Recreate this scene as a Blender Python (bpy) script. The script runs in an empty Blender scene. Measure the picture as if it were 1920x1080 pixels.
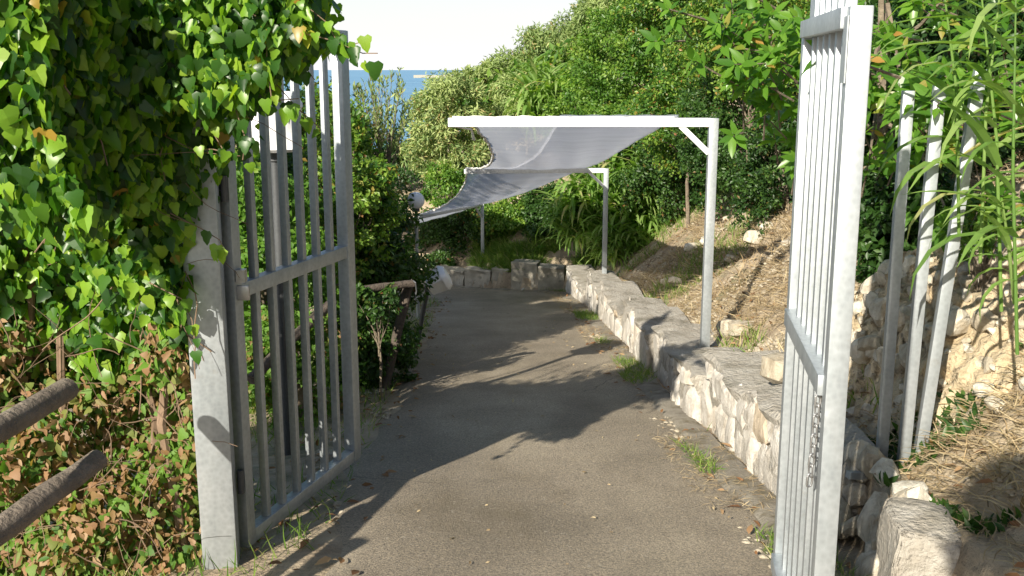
import bpy, bmesh, math, random
import numpy as np
from mathutils import Vector, Matrix
R = math.radians
rng = np.random.default_rng(7)
random.seed(7)
S = bpy.context.scene
COL = S.collection
CZ = 1.5                                   # camera height in world units
# ------------------------------------------------------------------ camera, light, exposure
PITCH = 11.87
F = 1950.0
cam = bpy.data.cameras.new('camera')
cam_o = bpy.data.objects.new('camera', cam); COL.objects.link(cam_o)
cam_o.location = (0, 0, CZ)
cam_o.rotation_euler = (R(90 - PITCH), 0, 0)
cam.sensor_width = 36; cam.lens = F / 1920 * 36
cam.clip_start = .05; cam.clip_end = 60000
S.camera = cam_o
SUN_AZ, SUN_EL = 207.0, 27.0               # compass direction the sun stands in (from +Y clockwise), and height
w = bpy.data.worlds.new('World'); S.world = w; w.use_nodes = True
nt = w.node_tree; bg = nt.nodes['Background']
sky = nt.nodes.new('ShaderNodeTexSky'); sky.sky_type = 'NISHITA'; sky.sun_disc = False
sky.sun_elevation = R(SUN_EL); sky.sun_rotation = R(SUN_AZ); sky.dust_density = 1.0; sky.air_density = 1.0; sky.ozone_density = 1.0; sky.altitude = 0
# pale summer haze hanging low all round the horizon, added to the clear sky
_g = nt.nodes.new('ShaderNodeTexCoord'); _x = nt.nodes.new('ShaderNodeSeparateXYZ'); nt.links.new(_g.outputs['Generated'], _x.inputs[0])
_r = nt.nodes.new('ShaderNodeValToRGB'); _r.color_ramp.elements[0].position = 0; _r.color_ramp.elements[0].color = (1, 1, 1, 1)
_r.color_ramp.elements[1].position = .15; _r.color_ramp.elements[1].color = (0, 0, 0, 1); nt.links.new(_x.outputs['Z'], _r.inputs[0])
_m = nt.nodes.new('ShaderNodeMix'); _m.data_type = 'RGBA'; _m.inputs[7].default_value = (7.3, 7.3, 7.4, 1)
nt.links.new(_r.outputs[0], _m.inputs[0]); nt.links.new(sky.outputs[0], _m.inputs[6])
nt.links.new(_m.outputs[2], bg.inputs[0]); bg.inputs[1].default_value = .07
sl = bpy.data.lights.new('sun', 'SUN'); sl.energy = 5.0; sl.angle = R(.53); sl.color = (1, .92, .78)
so = bpy.data.objects.new('sun', sl); COL.objects.link(so)
sd = Vector((math.sin(R(SUN_AZ)) * math.cos(R(SUN_EL)), math.cos(R(SUN_AZ)) * math.cos(R(SUN_EL)), math.sin(R(SUN_EL))))
so.rotation_euler = sd.to_track_quat('Z', 'Y').to_euler(); so.location = (0, 0, 12)
S.view_settings.view_transform = 'Standard'; S.view_settings.look = 'None'
S.view_settings.exposure = 1.05; S.view_settings.gamma = 1; S.view_settings.use_curve_mapping = False
S.cycles.max_bounces = 7; S.cycles.transparent_max_bounces = 12; S.cycles.transmission_bounces = 4

# ------------------------------------------------------------------ authoring helper: world point seen at a photo pixel, Y metres ahead
_sp, _cp = math.sin(R(PITCH)), math.cos(R(PITCH))
def at(px, py, Y):
    v = (540 - py) / F
    fw = _cp + v * _sp; up = -_sp + v * _cp
    return Vector(((px - 960) / F / fw * Y, Y, CZ + up / fw * Y))

# ------------------------------------------------------------------ object helpers
def link(o, parent=None):
    COL.objects.link(o)
    if parent is not None: o.parent = parent
    return o
def tag(o, label, cat, group=None):
    o['label'] = label; o['category'] = cat
    if group: o['group'] = group
    return o
def thing(name, label, cat, loc=(0, 0, 0), group=None, rz=0):
    o = bpy.data.objects.new(name, None); o.empty_display_size = .1
    link(o); o.location = loc; o.rotation_euler = (0, 0, rz)
    return tag(o, label, cat, group)
def mesh_np(name, V, Fc, mat, parent=None, tint=None, smooth=False):
    """V (n,3) array, Fc (m,k) int array: one mesh object; parented children keep world coordinates"""
    V = np.asarray(V, dtype=np.float32); Fc = np.asarray(Fc, dtype=np.int32)
    me = bpy.data.meshes.new(name)
    n, m, k = len(V), len(Fc), Fc.shape[1]
    if parent is not None and parent.type == 'EMPTY':
        V = V - np.array(parent.location, dtype=np.float32)
    me.vertices.add(n); me.vertices.foreach_set('co', V.ravel())
    me.loops.add(m * k); me.loops.foreach_set('vertex_index', Fc.ravel())
    me.polygons.add(m)
    me.polygons.foreach_set('loop_start', np.arange(0, m * k, k, dtype=np.int32))
    me.update(calc_edges=True); me.validate()
    if tint is not None:
        a = me.attributes.new('tint', 'FLOAT', 'FACE'); a.data.foreach_set('value', np.asarray(tint, dtype=np.float32))
    if smooth: me.polygons.foreach_set('use_smooth', np.ones(m, dtype=bool))
    me.materials.append(mat)
    o = bpy.data.objects.new(name, me)
    return link(o, parent)
class MB:
    """collects boxes, tubes and lathes, builds one mesh"""
    def __init__(s): s.bm = bmesh.new()
    def box(s, c, size, M=None, bev=0):
        M = M or Matrix.Identity(4)
        g = bmesh.ops.create_cube(s.bm, size=1, matrix=Matrix.Translation(c) @ M.to_3x3().to_4x4() @ Matrix.Diagonal((size[0], size[1], size[2], 1)))
        if bev:
            ed = list({e for v in g['verts'] for e in v.link_edges})
            bmesh.ops.bevel(s.bm, geom=ed, offset=bev, segments=2, affect='EDGES', profile=.6)
        return s
    def bar(s, a, b, w, h, up=(0, 0, 1), bev=0):
        a = Vector(a); b = Vector(b); z = (b - a); L = z.length; z.normalize()
        x = Vector(up).cross(z)
        if x.length < 1e-4: x = Vector((1, 0, 0)).cross(z)
        x.normalize(); y = z.cross(x)
        M = Matrix((x, y, z)).transposed()
        return s.box((a + b) / 2, (w, h, L), M, bev)
    def tube(s, pts, rad, n=8, jit=0, cap=True):
        pts = [Vector(p) for p in pts]; rings = []
        for i, p in enumerate(pts):
            t = (pts[min(i + 1, len(pts) - 1)] - pts[max(i - 1, 0)]).normalized()
            x = t.cross(Vector((.13, .21, .97)));
            if x.length < .05: x = t.cross(Vector((1, 0, 0)))
            x.normalize(); y = t.cross(x)
            r = rad[i] if isinstance(rad, (list, tuple)) else rad
            rings.append([s.bm.verts.new(p + (x * math.cos(a) + y * math.sin(a)) * r * (1 + random.uniform(-jit, jit))) for a in [2 * math.pi * k / n for k in range(n)]])
        for a, b in zip(rings, rings[1:]):
            for k in range(n): s.bm.faces.new((a[k], a[(k + 1) % n], b[(k + 1) % n], b[k]))
        if cap:
            s.bm.faces.new(rings[0][::-1]); s.bm.faces.new(rings[-1])
        return s
    def build(s, name, mat, parent=None, smooth=False):
        me = bpy.data.meshes.new(name)
        if parent is not None and parent.type == 'EMPTY':
            bmesh.ops.transform(s.bm, matrix=parent.matrix_basis.inverted(), verts=s.bm.verts)
        bmesh.ops.recalc_face_normals(s.bm, faces=s.bm.faces)
        s.bm.to_mesh(me); s.bm.free(); me.materials.append(mat)
        if smooth:
            me.polygons.foreach_set('use_smooth', np.ones(len(me.polygons), dtype=bool))
            me.set_sharp_from_angle(angle=R(40))
        return link(bpy.data.objects.new(name, me), parent)

# ------------------------------------------------------------------ materials
def new_mat(name):
    m = bpy.data.materials.new(name); m.use_nodes = True
    n = m.node_tree; return m, n, n.nodes['Principled BSDF'], n.nodes['Material Output']
def ramp(n, stops, src=None, interp='LINEAR'):
    r = n.nodes.new('ShaderNodeValToRGB'); e = r.color_ramp.elements; r.color_ramp.interpolation = interp
    e[0].position = stops[0][0]; e[0].color = (*stops[0][1], 1); e[1].position = stops[-1][0]; e[1].color = (*stops[-1][1], 1)
    for p, c in stops[1:-1]: q = e.new(p); q.color = (*c, 1)
    if src is not None: n.links.new(src, r.inputs[0])
    return r
def noise(n, scale, detail=6, rough=.6, coord=None, typ='noise', stretch=None):
    tc = n.nodes.new('ShaderNodeNewGeometry') if coord == 'world' else n.nodes.new('ShaderNodeTexCoord')
    out = tc.outputs['Position'] if coord == 'world' else tc.outputs['Object']
    if stretch:
        mp = n.nodes.new('ShaderNodeMapping'); mp.inputs['Scale'].default_value = stretch; n.links.new(out, mp.inputs[0]); out = mp.outputs[0]
    if typ == 'noise':
        t = n.nodes.new('ShaderNodeTexNoise'); t.inputs['Scale'].default_value = scale; t.inputs['Detail'].default_value = detail; t.inputs['Roughness'].default_value = rough
    else:
        t = n.nodes.new('ShaderNodeTexVoronoi'); t.inputs['Scale'].default_value = scale
    n.links.new(out, t.inputs['Vector'])
    return t.outputs[0]
def mixc(n, a, b, f, mode='MIX'):
    m = n.nodes.new('ShaderNodeMix'); m.data_type = 'RGBA'; m.blend_type = mode
    for s, v in ((m.inputs[0], f), (m.inputs[6], a), (m.inputs[7], b)):
        if hasattr(v, 'links'): n.links.new(v, s)
        elif isinstance(v, (int, float)): s.default_value = v
        else: s.default_value = (*v, 1)
    return m.outputs[2]
def bump(n, p, h, strength=.5, dist=.02):
    b = n.nodes.new('ShaderNodeBump'); b.inputs['Strength'].default_value = strength; b.inputs['Distance'].default_value = dist
    n.links.new(h, b.inputs['Height']); n.links.new(b.outputs[0], p.inputs['Normal']); return b
def surf(name, stops, scale=5, rough=.85, bscale=40, bstr=.4, bdist=.01, metal=0, coord='world', stretch=None, over=None):
    m, n, p, o = new_mat(name)
    r = ramp(n, stops, noise(n, scale, coord=coord, stretch=stretch))
    c = r.outputs[0]
    if over:                       # (colour, scale, lo, hi)
        f = ramp(n, [(over[2], (0, 0, 0)), (over[3], (1, 1, 1))], noise(n, over[1], 8, .65, coord=coord)).outputs[0]
        c = mixc(n, c, over[0], f)
    n.links.new(c, p.inputs['Base Color'])
    p.inputs['Roughness'].default_value = rough; p.inputs['Metallic'].default_value = metal
    if bstr: bump(n, p, noise(n, bscale, 6, .6, coord=coord, stretch=stretch), bstr, bdist)
    return m
def leaf_mat(name, stops, trans=.38, rough=.42, tcol=1.0, spec=.35):
    """tint per leaf (face attribute plus object random); ramp CONSTANT-free so hues blend"""
    m, n, p, o = new_mat(name)
    at_ = n.nodes.new('ShaderNodeAttribute'); at_.attribute_name = 'tint'
    oi = n.nodes.new('ShaderNodeObjectInfo')
    ad = n.nodes.new('ShaderNodeMath'); ad.operation = 'ADD'; n.links.new(at_.outputs['Fac'], ad.inputs[0]); n.links.new(oi.outputs['Random'], ad.inputs[1])
    fr = n.nodes.new('ShaderNodeMath'); fr.operation = 'FRACT'; n.links.new(ad.outputs[0], fr.inputs[0])
    r = ramp(n, stops, fr.outputs[0])
    n.links.new(r.outputs[0], p.inputs['Base Color'])
    p.inputs['Roughness'].default_value = rough; p.inputs['Specular IOR Level'].default_value = spec
    t = n.nodes.new('ShaderNodeBsdfTranslucent')
    tc = mixc(n, r.outputs[0], (1.5 * tcol, 1.9 * tcol, .35 * tcol), 1.0, 'MULTIPLY')
    g = n.nodes.new('ShaderNodeGamma'); n.links.new(tc, g.inputs[0]); g.inputs[1].default_value = .85
    n.links.new(g.outputs[0], t.inputs[0])
    mx = n.nodes.new('ShaderNodeMixShader'); mx.inputs[0].default_value = trans
    n.links.new(p.outputs[0], mx.inputs[1]); n.links.new(t.outputs[0], mx.inputs[2]); n.links.new(mx.outputs[0], o.inputs[0])
    return m
M = {}
M['ivy'] = leaf_mat('ivy_leaf', [(0, (.016, .050, .009)), (.42, (.036, .105, .013)), (.76, (.15, .28, .022)), (.98, (.20, .30, .03)), (1, (.30, .17, .03))], .38, .36, 1.25)
M['scrub'] = leaf_mat('scrub_leaf', [(0, (.05, .12, .02)), (.5, (.11, .21, .028)), (.62, (.16, .17, .045)), (.70, (.22, .13, .06)), (.88, (.27, .15, .08)), (1, (.36, .25, .15))], .35, .6)
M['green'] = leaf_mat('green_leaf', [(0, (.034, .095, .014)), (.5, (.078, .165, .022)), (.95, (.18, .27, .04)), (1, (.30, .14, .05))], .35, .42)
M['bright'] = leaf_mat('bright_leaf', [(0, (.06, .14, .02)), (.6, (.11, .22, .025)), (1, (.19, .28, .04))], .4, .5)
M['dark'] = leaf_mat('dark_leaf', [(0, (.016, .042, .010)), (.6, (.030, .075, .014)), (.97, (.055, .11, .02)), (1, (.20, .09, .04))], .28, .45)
M['silver'] = leaf_mat('grey_green_leaf', [(0, (.11, .17, .055)), (.5, (.21, .275, .095)), (.93, (.32, .37, .15)), (1, (.30, .20, .09))], .28, .6, 1.0)
M['laurel'] = leaf_mat('laurel_leaf', [(0, (.05, .13, .018)), (.5, (.085, .19, .022)), (.9, (.13, .25, .03)), (.97, (.24, .22, .05)), (1, (.4, .2, .06))], .45, .32, 1.1)
M['reed'] = leaf_mat('reed_leaf', [(0, (.12, .22, .05)), (.5, (.20, .31, .08)), (.9, (.22, .31, .10)), (1, (.45, .40, .20))], .4, .45)
M['grass'] = leaf_mat('grass_blade', [(0, (.07, .14, .02)), (.6, (.13, .22, .035)), (.9, (.22, .26, .07)), (1, (.4, .34, .18))], .35, .6)
M['straw'] = leaf_mat('straw', [(0, (.17, .12, .07)), (.5, (.34, .25, .14)), (1, (.50, .41, .26))], .15, .8, .6)
M['deadleaf'] = leaf_mat('dead_leaf', [(0, (.14, .07, .035)), (.5, (.24, .12, .055)), (1, (.38, .26, .15))], .25, .7, .6)
M['asphalt'] = None
def asphalt():
    m, n, p, o = new_mat('worn_asphalt')
    a = ramp(n, [(.3, (.240, .205, .153)), (.7, (.372, .318, .243))], noise(n, 1.3, 6, .6, 'world')).outputs[0]
    b = ramp(n, [(.32, (.45, .45, .45)), (.5, (.95, .95, .95)), (.72, (1.55, 1.5, 1.4))], noise(n, 95, 3, .7, 'world')).outputs[0]
    c = mixc(n, a, b, 1.0, 'MULTIPLY')
    st = ramp(n, [(.52, (0, 0, 0)), (.7, (.6, .6, .6))], noise(n, .9, 8, .7, 'world', stretch=(1, .45, 1))).outputs[0]
    c = mixc(n, c, (.15, .115, .062), st)
    pa = ramp(n, [(.45, (.86, .85, .84)), (.55, (1.1, 1.1, 1.08))], noise(n, .55, 3, .5, 'world', stretch=(1.6, .5, 1))).outputs[0]
    c = mixc(n, c, pa, 1.0, 'MULTIPLY')
    gr_ = ramp(n, [(.66, (0, 0, 0)), (.70, (.55, .55, .55))], noise(n, 42, 2, .5, 'world')).outputs[0]
    c = mixc(n, c, (.40, .36, .29), gr_)
    vo = n.nodes.new('ShaderNodeTexVoronoi'); vo.feature = 'DISTANCE_TO_EDGE'; vo.inputs['Scale'].default_value = 1.1
    gp = n.nodes.new('ShaderNodeNewGeometry'); nn_ = n.nodes.new('ShaderNodeTexNoise'); nn_.inputs['Scale'].default_value = 4; n.links.new(gp.outputs['Position'], nn_.inputs['Vector'])
    va = n.nodes.new('ShaderNodeVectorMath'); va.operation = 'MULTIPLY_ADD'; n.links.new(nn_.outputs['Color'], va.inputs[0]); va.inputs[1].default_value = (.28, .28, .28); n.links.new(gp.outputs['Position'], va.inputs[2]); n.links.new(va.outputs[0], vo.inputs['Vector'])
    ck = ramp(n, [(.0, (1, 1, 1)), (.007, (0, 0, 0))], vo.outputs['Distance']).outputs[0]
    mk = ramp(n, [(.50, (0, 0, 0)), (.60, (.75, .75, .75))], noise(n, .8, 3, .5, 'world')).outputs[0]
    ckm = mixc(n, ck, mk, 1.0, 'MULTIPLY')
    c = mixc(n, c, (.045, .038, .03), ckm)
    n.links.new(c, p.inputs['Base Color']); p.inputs['Roughness'].default_value = .82
    bump(n, p, noise(n, 120, 4, .7, 'world'), .9, .012)
    return m
M['asphalt'] = asphalt()
M['soil'] = surf('dry_soil', [(.25, (.21, .155, .10)), (.55, (.36, .29, .20)), (.8, (.50, .44, .34))], 3.5, .95, 25, .8, .04, over=((.07, .09, .03), 1.1, .55, .68))
M['concrete'] = surf('old_concrete', [(.25, (.20, .185, .15)), (.6, (.34, .315, .26)), (.85, (.46, .43, .36))], 6, .9, 60, .5, .008, over=((.10, .095, .075), 9, .58, .72))
M['gutter'] = surf('dirty_gutter', [(.25, (.15, .13, .10)), (.6, (.25, .225, .18)), (.85, (.34, .31, .26))], 5, .95, 50, .8, .012, over=((.12, .10, .06), 6, .48, .62))
M['mortar'] = surf('wall_mortar', [(.25, (.26, .235, .20)), (.7, (.48, .44, .38))], 8, .95, 45, .8, .02)
def stone_mat(name, stops, stain):
    m, n, p, o = new_mat(name)
    oi = n.nodes.new('ShaderNodeObjectInfo')
    a = ramp(n, stops, oi.outputs['Random']).outputs[0]
    b = ramp(n, [(.3, (.62, .58, .52)), (.6, (1.12, 1.11, 1.08))], noise(n, 14, 8, .65, 'world', stretch=(1.6, 1.6, .7))).outputs[0]
    c = mixc(n, a, b, 1, 'MULTIPLY')
    s = ramp(n, [(.55, (0, 0, 0)), (.72, (.8, .8, .8))], noise(n, 7, 8, .7, 'world')).outputs[0]
    c = mixc(n, c, stain, s)
    n.links.new(c, p.inputs['Base Color']); p.inputs['Roughness'].default_value = .9
    bump(n, p, noise(n, 38, 8, .7, 'world'), .8, .02)
    return m
M['stone'] = stone_mat('limestone', [(0, (.36, .34, .31)), (.5, (.45, .43, .40)), (.9, (.54, .52, .49)), (1, (.42, .33, .22))], (.24, .20, .14))
M['rock'] = stone_mat('rubble_rock', [(0, (.36, .32, .25)), (.5, (.46, .42, .35)), (1, (.56, .54, .48))], (.40, .30, .18))
M['wallcore'] = surf('whitewashed_rubble', [(.25, (.27, .24, .195)), (.6, (.38, .355, .31)), (.85, (.48, .46, .42))], 9, .93, 34, 1, .03, over=((.17, .155, .12), 5, .50, .70))
M['clay'] = surf('ochre_clay', [(.25, (.36, .27, .16)), (.6, (.52, .43, .29)), (.85, (.62, .56, .44))], 4, .95, 22, 1, .04)
def metal(name, a, b, rough, met):
    m, n, p, o = new_mat(name)
    c = ramp(n, [(.3, a), (.7, b)], noise(n, 9, 8, .7, 'world', stretch=(1, 1, .35))).outputs[0]
    v = ramp(n, [(0, (.86, .86, .86)), (1, (1.08, 1.08, 1.08))], noise(n, 55, typ='v', coord='world')).outputs[0]
    c = mixc(n, c, v, 1, 'MULTIPLY')
    geo = n.nodes.new('ShaderNodeNewGeometry')
    d = ramp(n, [(.62, (0, 0, 0)), (.75, (.55, .55, .55))], noise(n, 5, 9, .75, 'world')).outputs[0]
    c = mixc(n, c, (.30, .27, .22), d)
    ru = ramp(n, [(.66, (0, 0, 0)), (.76, (.6, .6, .6))], noise(n, 14, 6, .6, 'world', stretch=(1, 1, .12))).outputs[0]
    c = mixc(n, c, (.20, .13, .075), ru)
    n.links.new(c, p.inputs['Base Color']); p.inputs['Roughness'].default_value = rough; p.inputs['Metallic'].default_value = met
    bump(n, p, noise(n, 30, 4, .6, 'world'), .12, .004)
    return m
M['galv'] = metal('galvanised_steel', (.31, .345, .365), (.46, .49, .51), .50, .66)
M['white'] = metal('white_painted_steel', (.62, .63, .64), (.74, .75, .76), .45, 0)
M['darkmetal'] = metal('dark_grey_steel', (.05, .055, .06), (.09, .095, .10), .5, .3)
M['chainm'] = metal('zinc_chain', (.35, .35, .35), (.5, .5, .5), .35, .8)
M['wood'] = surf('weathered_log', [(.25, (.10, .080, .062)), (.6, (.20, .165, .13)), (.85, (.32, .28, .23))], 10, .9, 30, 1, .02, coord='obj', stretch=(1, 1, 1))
M['shadewood'] = surf('shaded_log_wood', [(.25, (.05, .04, .032)), (.7, (.12, .095, .075))], 10, .95, 30, 1, .02, coord='obj')  # log wood darkened: the bush shade is put into its colour
M['bark'] = surf('bark', [(.3, (.09, .07, .05)), (.7, (.22, .18, .13))], 12, .95, 30, .8, .02)
M['twig'] = surf('dry_twig', [(.3, (.10, .065, .04)), (.7, (.22, .15, .10))], 12, .95, 0, 0)
M['plastic'] = surf('white_lamp_plastic', [(.3, (.80, .81, .83)), (.7, (.86, .87, .89))], 4, .4, 30, .05, .002)
M['rope'] = surf('white_rope', [(.3, (.66, .65, .62)), (.7, (.82, .81, .78))], 30, .9, 80, .6, .006)
M['berry'] = surf('red_berry', [(.3, (.5, .03, .02)), (.7, (.6, .06, .03))], 30, .3, 0, 0)
def cloth_mat():
    m, n, p, o = new_mat('shade_net')
    a = ramp(n, [(.3, (.56, .58, .61)), (.7, (.68, .70, .73))], noise(n, 3.5, 6, .6, 'world', stretch=(.4, 2.5, 1))).outputs[0]
    n.links.new(a, p.inputs['Base Color']); p.inputs['Roughness'].default_value = .8
    bump(n, p, noise(n, 16, 6, .65, 'world', stretch=(1, 3, 1)), .35, .02)
    t = n.nodes.new('ShaderNodeBsdfTranslucent'); n.links.new(mixc(n, a, (1.15, 1.15, 1.2), 1, 'MULTIPLY'), t.inputs[0])
    mx = n.nodes.new('ShaderNodeMixShader'); mx.inputs[0].default_value = .55
    n.links.new(p.outputs[0], mx.inputs[1]); n.links.new(t.outputs[0], mx.inputs[2])
    tr = n.nodes.new('ShaderNodeBsdfTransparent'); m2 = n.nodes.new('ShaderNodeMixShader'); m2.inputs[0].default_value = .2
    n.links.new(mx.outputs[0], m2.inputs[1]); n.links.new(tr.outputs[0], m2.inputs[2]); n.links.new(m2.outputs[0], o.inputs[0])
    return m
M['cloth'] = cloth_mat()
def sea_mat():
    m, n, p, o = new_mat('sea_water')
    c = ramp(n, [(.3, (.08, .22, .37)), (.7, (.15, .32, .47))], noise(n, .01, 6, .6, 'world', stretch=(.3, 1, 1))).outputs[0]
    n.links.new(c, p.inputs['Base Color']); p.inputs['Roughness'].default_value = .35; p.inputs['Specular IOR Level'].default_value = .25
    bump(n, p, noise(n, .35, 5, .6, 'world'), .6, .6)
    return m
M['sea'] = sea_mat()

# ------------------------------------------------------------------ terrain
WALL = np.array([(1.34, -6), (1.30, 2.4), (1.27, 4.6), (1.17, 7.3), (1.15, 9.5), (1.12, 11.5), (1.02, 14.5), (.88, 16.8), (-.34, 17.35), (-1.2, 18.3), (-3.2, 20.4), (-7, 23.5), (-16, 30)], float)
def sdist(x, y):
    x = np.asarray(x, float); y = np.asarray(y, float)
    best = np.full(x.shape, 1e9); sg = np.ones(x.shape)
    for a, b in zip(WALL, WALL[1:]):
        d = b - a; L2 = (d ** 2).sum()
        t = np.clip(((x - a[0]) * d[0] + (y - a[1]) * d[1]) / L2, 0, 1)
        qx = x - (a[0] + t * d[0]); qy = y - (a[1] + t * d[1])
        r = np.hypot(qx, qy); s = np.where(d[0] * qy - d[1] * qx < 0, 1.0, -1.0)
        u = r < best; best = np.where(u, r, best); sg = np.where(u, s, sg)
    return best * sg
def base_z(y):
    y = np.asarray(y, float)
    z = .078 - .13 * y
    z = np.where(y > 26, z - .02 * (y - 26) ** 1.5, z)
    return z
def wob(x, y):
    return (np.sin(x * 2.1 + y * 1.3) * np.cos(y * 2.7 - x * .8) * .5 + np.sin(x * 5.3 - y * 4.1) * .22 + np.sin(x * 11 + y * 9.1) * .1)
PW = 2.12
def ground(x, y):
    d = sdist(x, y)
    z = base_z(y)
    dp = np.maximum(d - .38, 0)
    rise = np.where(dp < 1.5, .82 * dp, 1.23 + .42 * (dp - 1.5)); rise = np.minimum(rise, 5 + .05 * dp)
    z = z + np.where(d > .2, .30 + rise, 0) + np.where(d > .4, (wob(x, y) + .45 * np.sin(x * 17 + y * 3) * np.sin(y * 19 - x * 5) + .3 * np.sin(x * 31 - y * 23)) * .07 * np.clip((d - .4) * 3, 0, 1), 0)
    l = np.maximum(-d - PW, 0)
    z = z - .10 * l - .022 * np.maximum(l - 2, 0) ** 1.6 + np.where(l > 0, wob(x, y) * .035 * np.clip(l * 4, 0, 1), 0)
    z = z - np.where(y > 22, .045 * (y - 22) ** 1.35 * np.clip((1.5 - x) / 3, 0, 1), 0)
    z = z - .012
    return np.maximum(z, -34)
def grid(xs, ys):
    X, Y = np.meshgrid(xs, ys)
    Z = ground(X, Y)
    V = np.stack([X.ravel(), Y.ravel(), Z.ravel()], 1)
    nx, ny = len(xs), len(ys); i = np.arange(nx * ny).reshape(ny, nx)
    Fq = np.stack([i[:-1, :-1].ravel(), i[:-1, 1:].ravel(), i[1:, 1:].ravel(), i[1:, :-1].ravel()], 1)
    return V, Fq
xs = np.concatenate([-np.geomspace(90, 4.2, 30), np.arange(-4, 5, .07), np.geomspace(5.1, 90, 34)])
ys = np.concatenate([np.arange(-12, 1.5, .5), np.arange(1.5, 21, .08), np.geomspace(21.1, 160, 60)])
V, Fq = grid(xs, ys)
g = mesh_np('ground', V, Fq, M['soil'], smooth=True); g['kind'] = 'structure'
# path sheet following the wall line
def offset_line(pts, off):
    out = []
    for i in range(len(pts)):
        t = pts[min(i + 1, len(pts) - 1)] - pts[max(i - 1, 0)]; t = t / np.linalg.norm(t)
        out.append(pts[i] + off * np.array((-t[1], t[0])))
    return np.array(out)
def resample(P, step):
    seg = np.linalg.norm(np.diff(P, axis=0), axis=1); s = np.concatenate([[0], np.cumsum(seg)])
    q = np.arange(0, s[-1], step); return np.stack([np.interp(q, s, P[:, 0]), np.interp(q, s, P[:, 1])], 1), q
Wl, Ws = resample(WALL, .12)
k5 = np.ones(9) / 9
Wsm = Wl.copy(); Wsm[4:-4, 0] = np.convolve(Wl[:, 0], k5, 'valid'); Wsm[4:-4, 1] = np.convolve(Wl[:, 1], k5, 'valid')
offs = np.linspace(0, 1, 26)
P = []
rowr = .11 + .04 * np.sin(Ws * 2.3) + .03 * np.sin(Ws * 5.9)
rowl = PW - .02 + .06 * np.sin(Ws * 1.7 + 1) + .035 * np.sin(Ws * 6.1)
for j, o_ in enumerate(offs):
    L = [offset_line(Wsm, 1.0)[i] for i in range(len(Wsm))] if False else None
N1 = offset_line(Wsm, 1.0) - Wsm
for i in range(len(Wsm)):
    for o_ in offs:
        q = Wsm[i] + N1[i] * (rowr[i] + (rowl[i] - rowr[i]) * o_)
        z = base_z(q[1]) + .004 + .012 * math.sin(o_ * math.pi) + .006 * math.sin(q[0] * 3 + q[1] * 2)
        if o_ in (0, 1): z -= .03
        P.append((q[0], q[1], float(z)))
n_, k_ = len(Wsm), len(offs); i = np.arange(n_ * k_).reshape(n_, k_)
Fq = np.stack([i[:-1, :-1].ravel(), i[1:, :-1].ravel(), i[1:, 1:].ravel(), i[:-1, 1:].ravel()], 1)
p_ = mesh_np('path', P, Fq[:, ::-1], M['asphalt'], smooth=True); p_['kind'] = 'structure'
# broken concrete gutter strip beside the wall foot
P = []
gs = [.0, .04, .09, .14, .20]
for i in range(len(Wsm)):
    for o_ in gs:
        q = Wsm[i] + N1[i] * (o_ + (.03 * math.sin(Ws[i] * 7) + .02 * math.sin(Ws[i] * 17) if o_ == .20 else 0))
        P.append((q[0], q[1], float(base_z(q[1])) + (.024 if o_ < .14 else (.018 if o_ < .19 else -.02)) + .006 * math.sin(Ws[i] * 9 + o_ * 20)))
k_ = len(gs); i = np.arange(n_ * k_).reshape(n_, k_)
Fq = np.stack([i[:-1, :-1].ravel(), i[1:, :-1].ravel(), i[1:, 1:].ravel(), i[:-1, 1:].ravel()], 1)
p_ = mesh_np('gutter', P, Fq[:, ::-1], M['gutter'], smooth=True); p_['kind'] = 'structure'
# a thin pale joint across the path far down
# sea and breakwater
sea = mesh_np('sea', [(-30000, 60, -24), (30000, 60, -24), (30000, 45000, -24), (-30000, 45000, -24)], [(0, 1, 2, 3)], M['sea']); sea['kind'] = 'structure'
bw = MB()
b0 = at(776, 147, 3300); b1 = at(1000, 147, 3300)
for k in range(24):
    t0 = b0.lerp(b1, k / 24); t1 = b0.lerp(b1, (k + 1) / 24)
    bw.box(((t0.x + t1.x) / 2, 3300, -20 + random.uniform(-.6, .6)), (abs(t1.x - t0.x) + .5, 16, 9 + random.uniform(0, 2.0)), bev=.8)
tag(bw.build('breakwater', M['concrete']), 'long pale breakwater lying low on the sea just below the horizon', 'breakwater')

# ------------------------------------------------------------------ leaves
def unit(a): return a / np.maximum(np.linalg.norm(a, axis=-1, keepdims=True), 1e-9)
def frames(tip, nrm):
    t = unit(tip); x = unit(np.cross(t, nrm)); z = np.cross(x, t)
    return np.stack([x, t, z], -1)          # columns x, y(tip), z(normal)
T = {}
def template(pts, faces): return np.array(pts, float), np.array(faces)
# ivy: lobed heart, folded along the midrib, drooping tip; stalk corner at origin
_o = [(.02, -.02), (.24, -.10), (.50, .10), (.44, .34), (.34, .46), (.27, .72), (0, 1.05)]
def ivy_t(fold, droop, lob):
    V = [(0, 0, 0), (0, .35, .0), (0, .7, -.02 - droop * .4)]
    def zz(x, y): return fold * abs(x) - droop * y * y
    V = [(0, y, -droop * y * y) for y in (0, .35, .72)]
    r = [(x * lob, y, zz(x, y)) for x, y in _o[1:6]]; l = [(-x, y, z + .02) for x, y, z in r]
    tipv = (0, 1.05, -droop * 1.1)
    V += r + l + [tipv]                     # 0,1,2 mid; 3-7 right; 8-12 left; 13 tip
    Fc = [(0, 3, 4), (0, 4, 1), (4, 5, 1), (5, 6, 1), (1, 6, 2), (6, 7, 2), (7, 13, 2)]
    Fl = [(0, 9, 8), (0, 1, 9), (9, 1, 10), (10, 1, 11), (1, 2, 11), (11, 2, 12), (12, 2, 13)]
    return template(V, Fc + Fl)
T['ivy'] = ivy_t(.22, .18, 1.0); T['ivy2'] = ivy_t(-.18, .35, 1.12); T['ivy3'] = ivy_t(.4, .05, .9)
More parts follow.
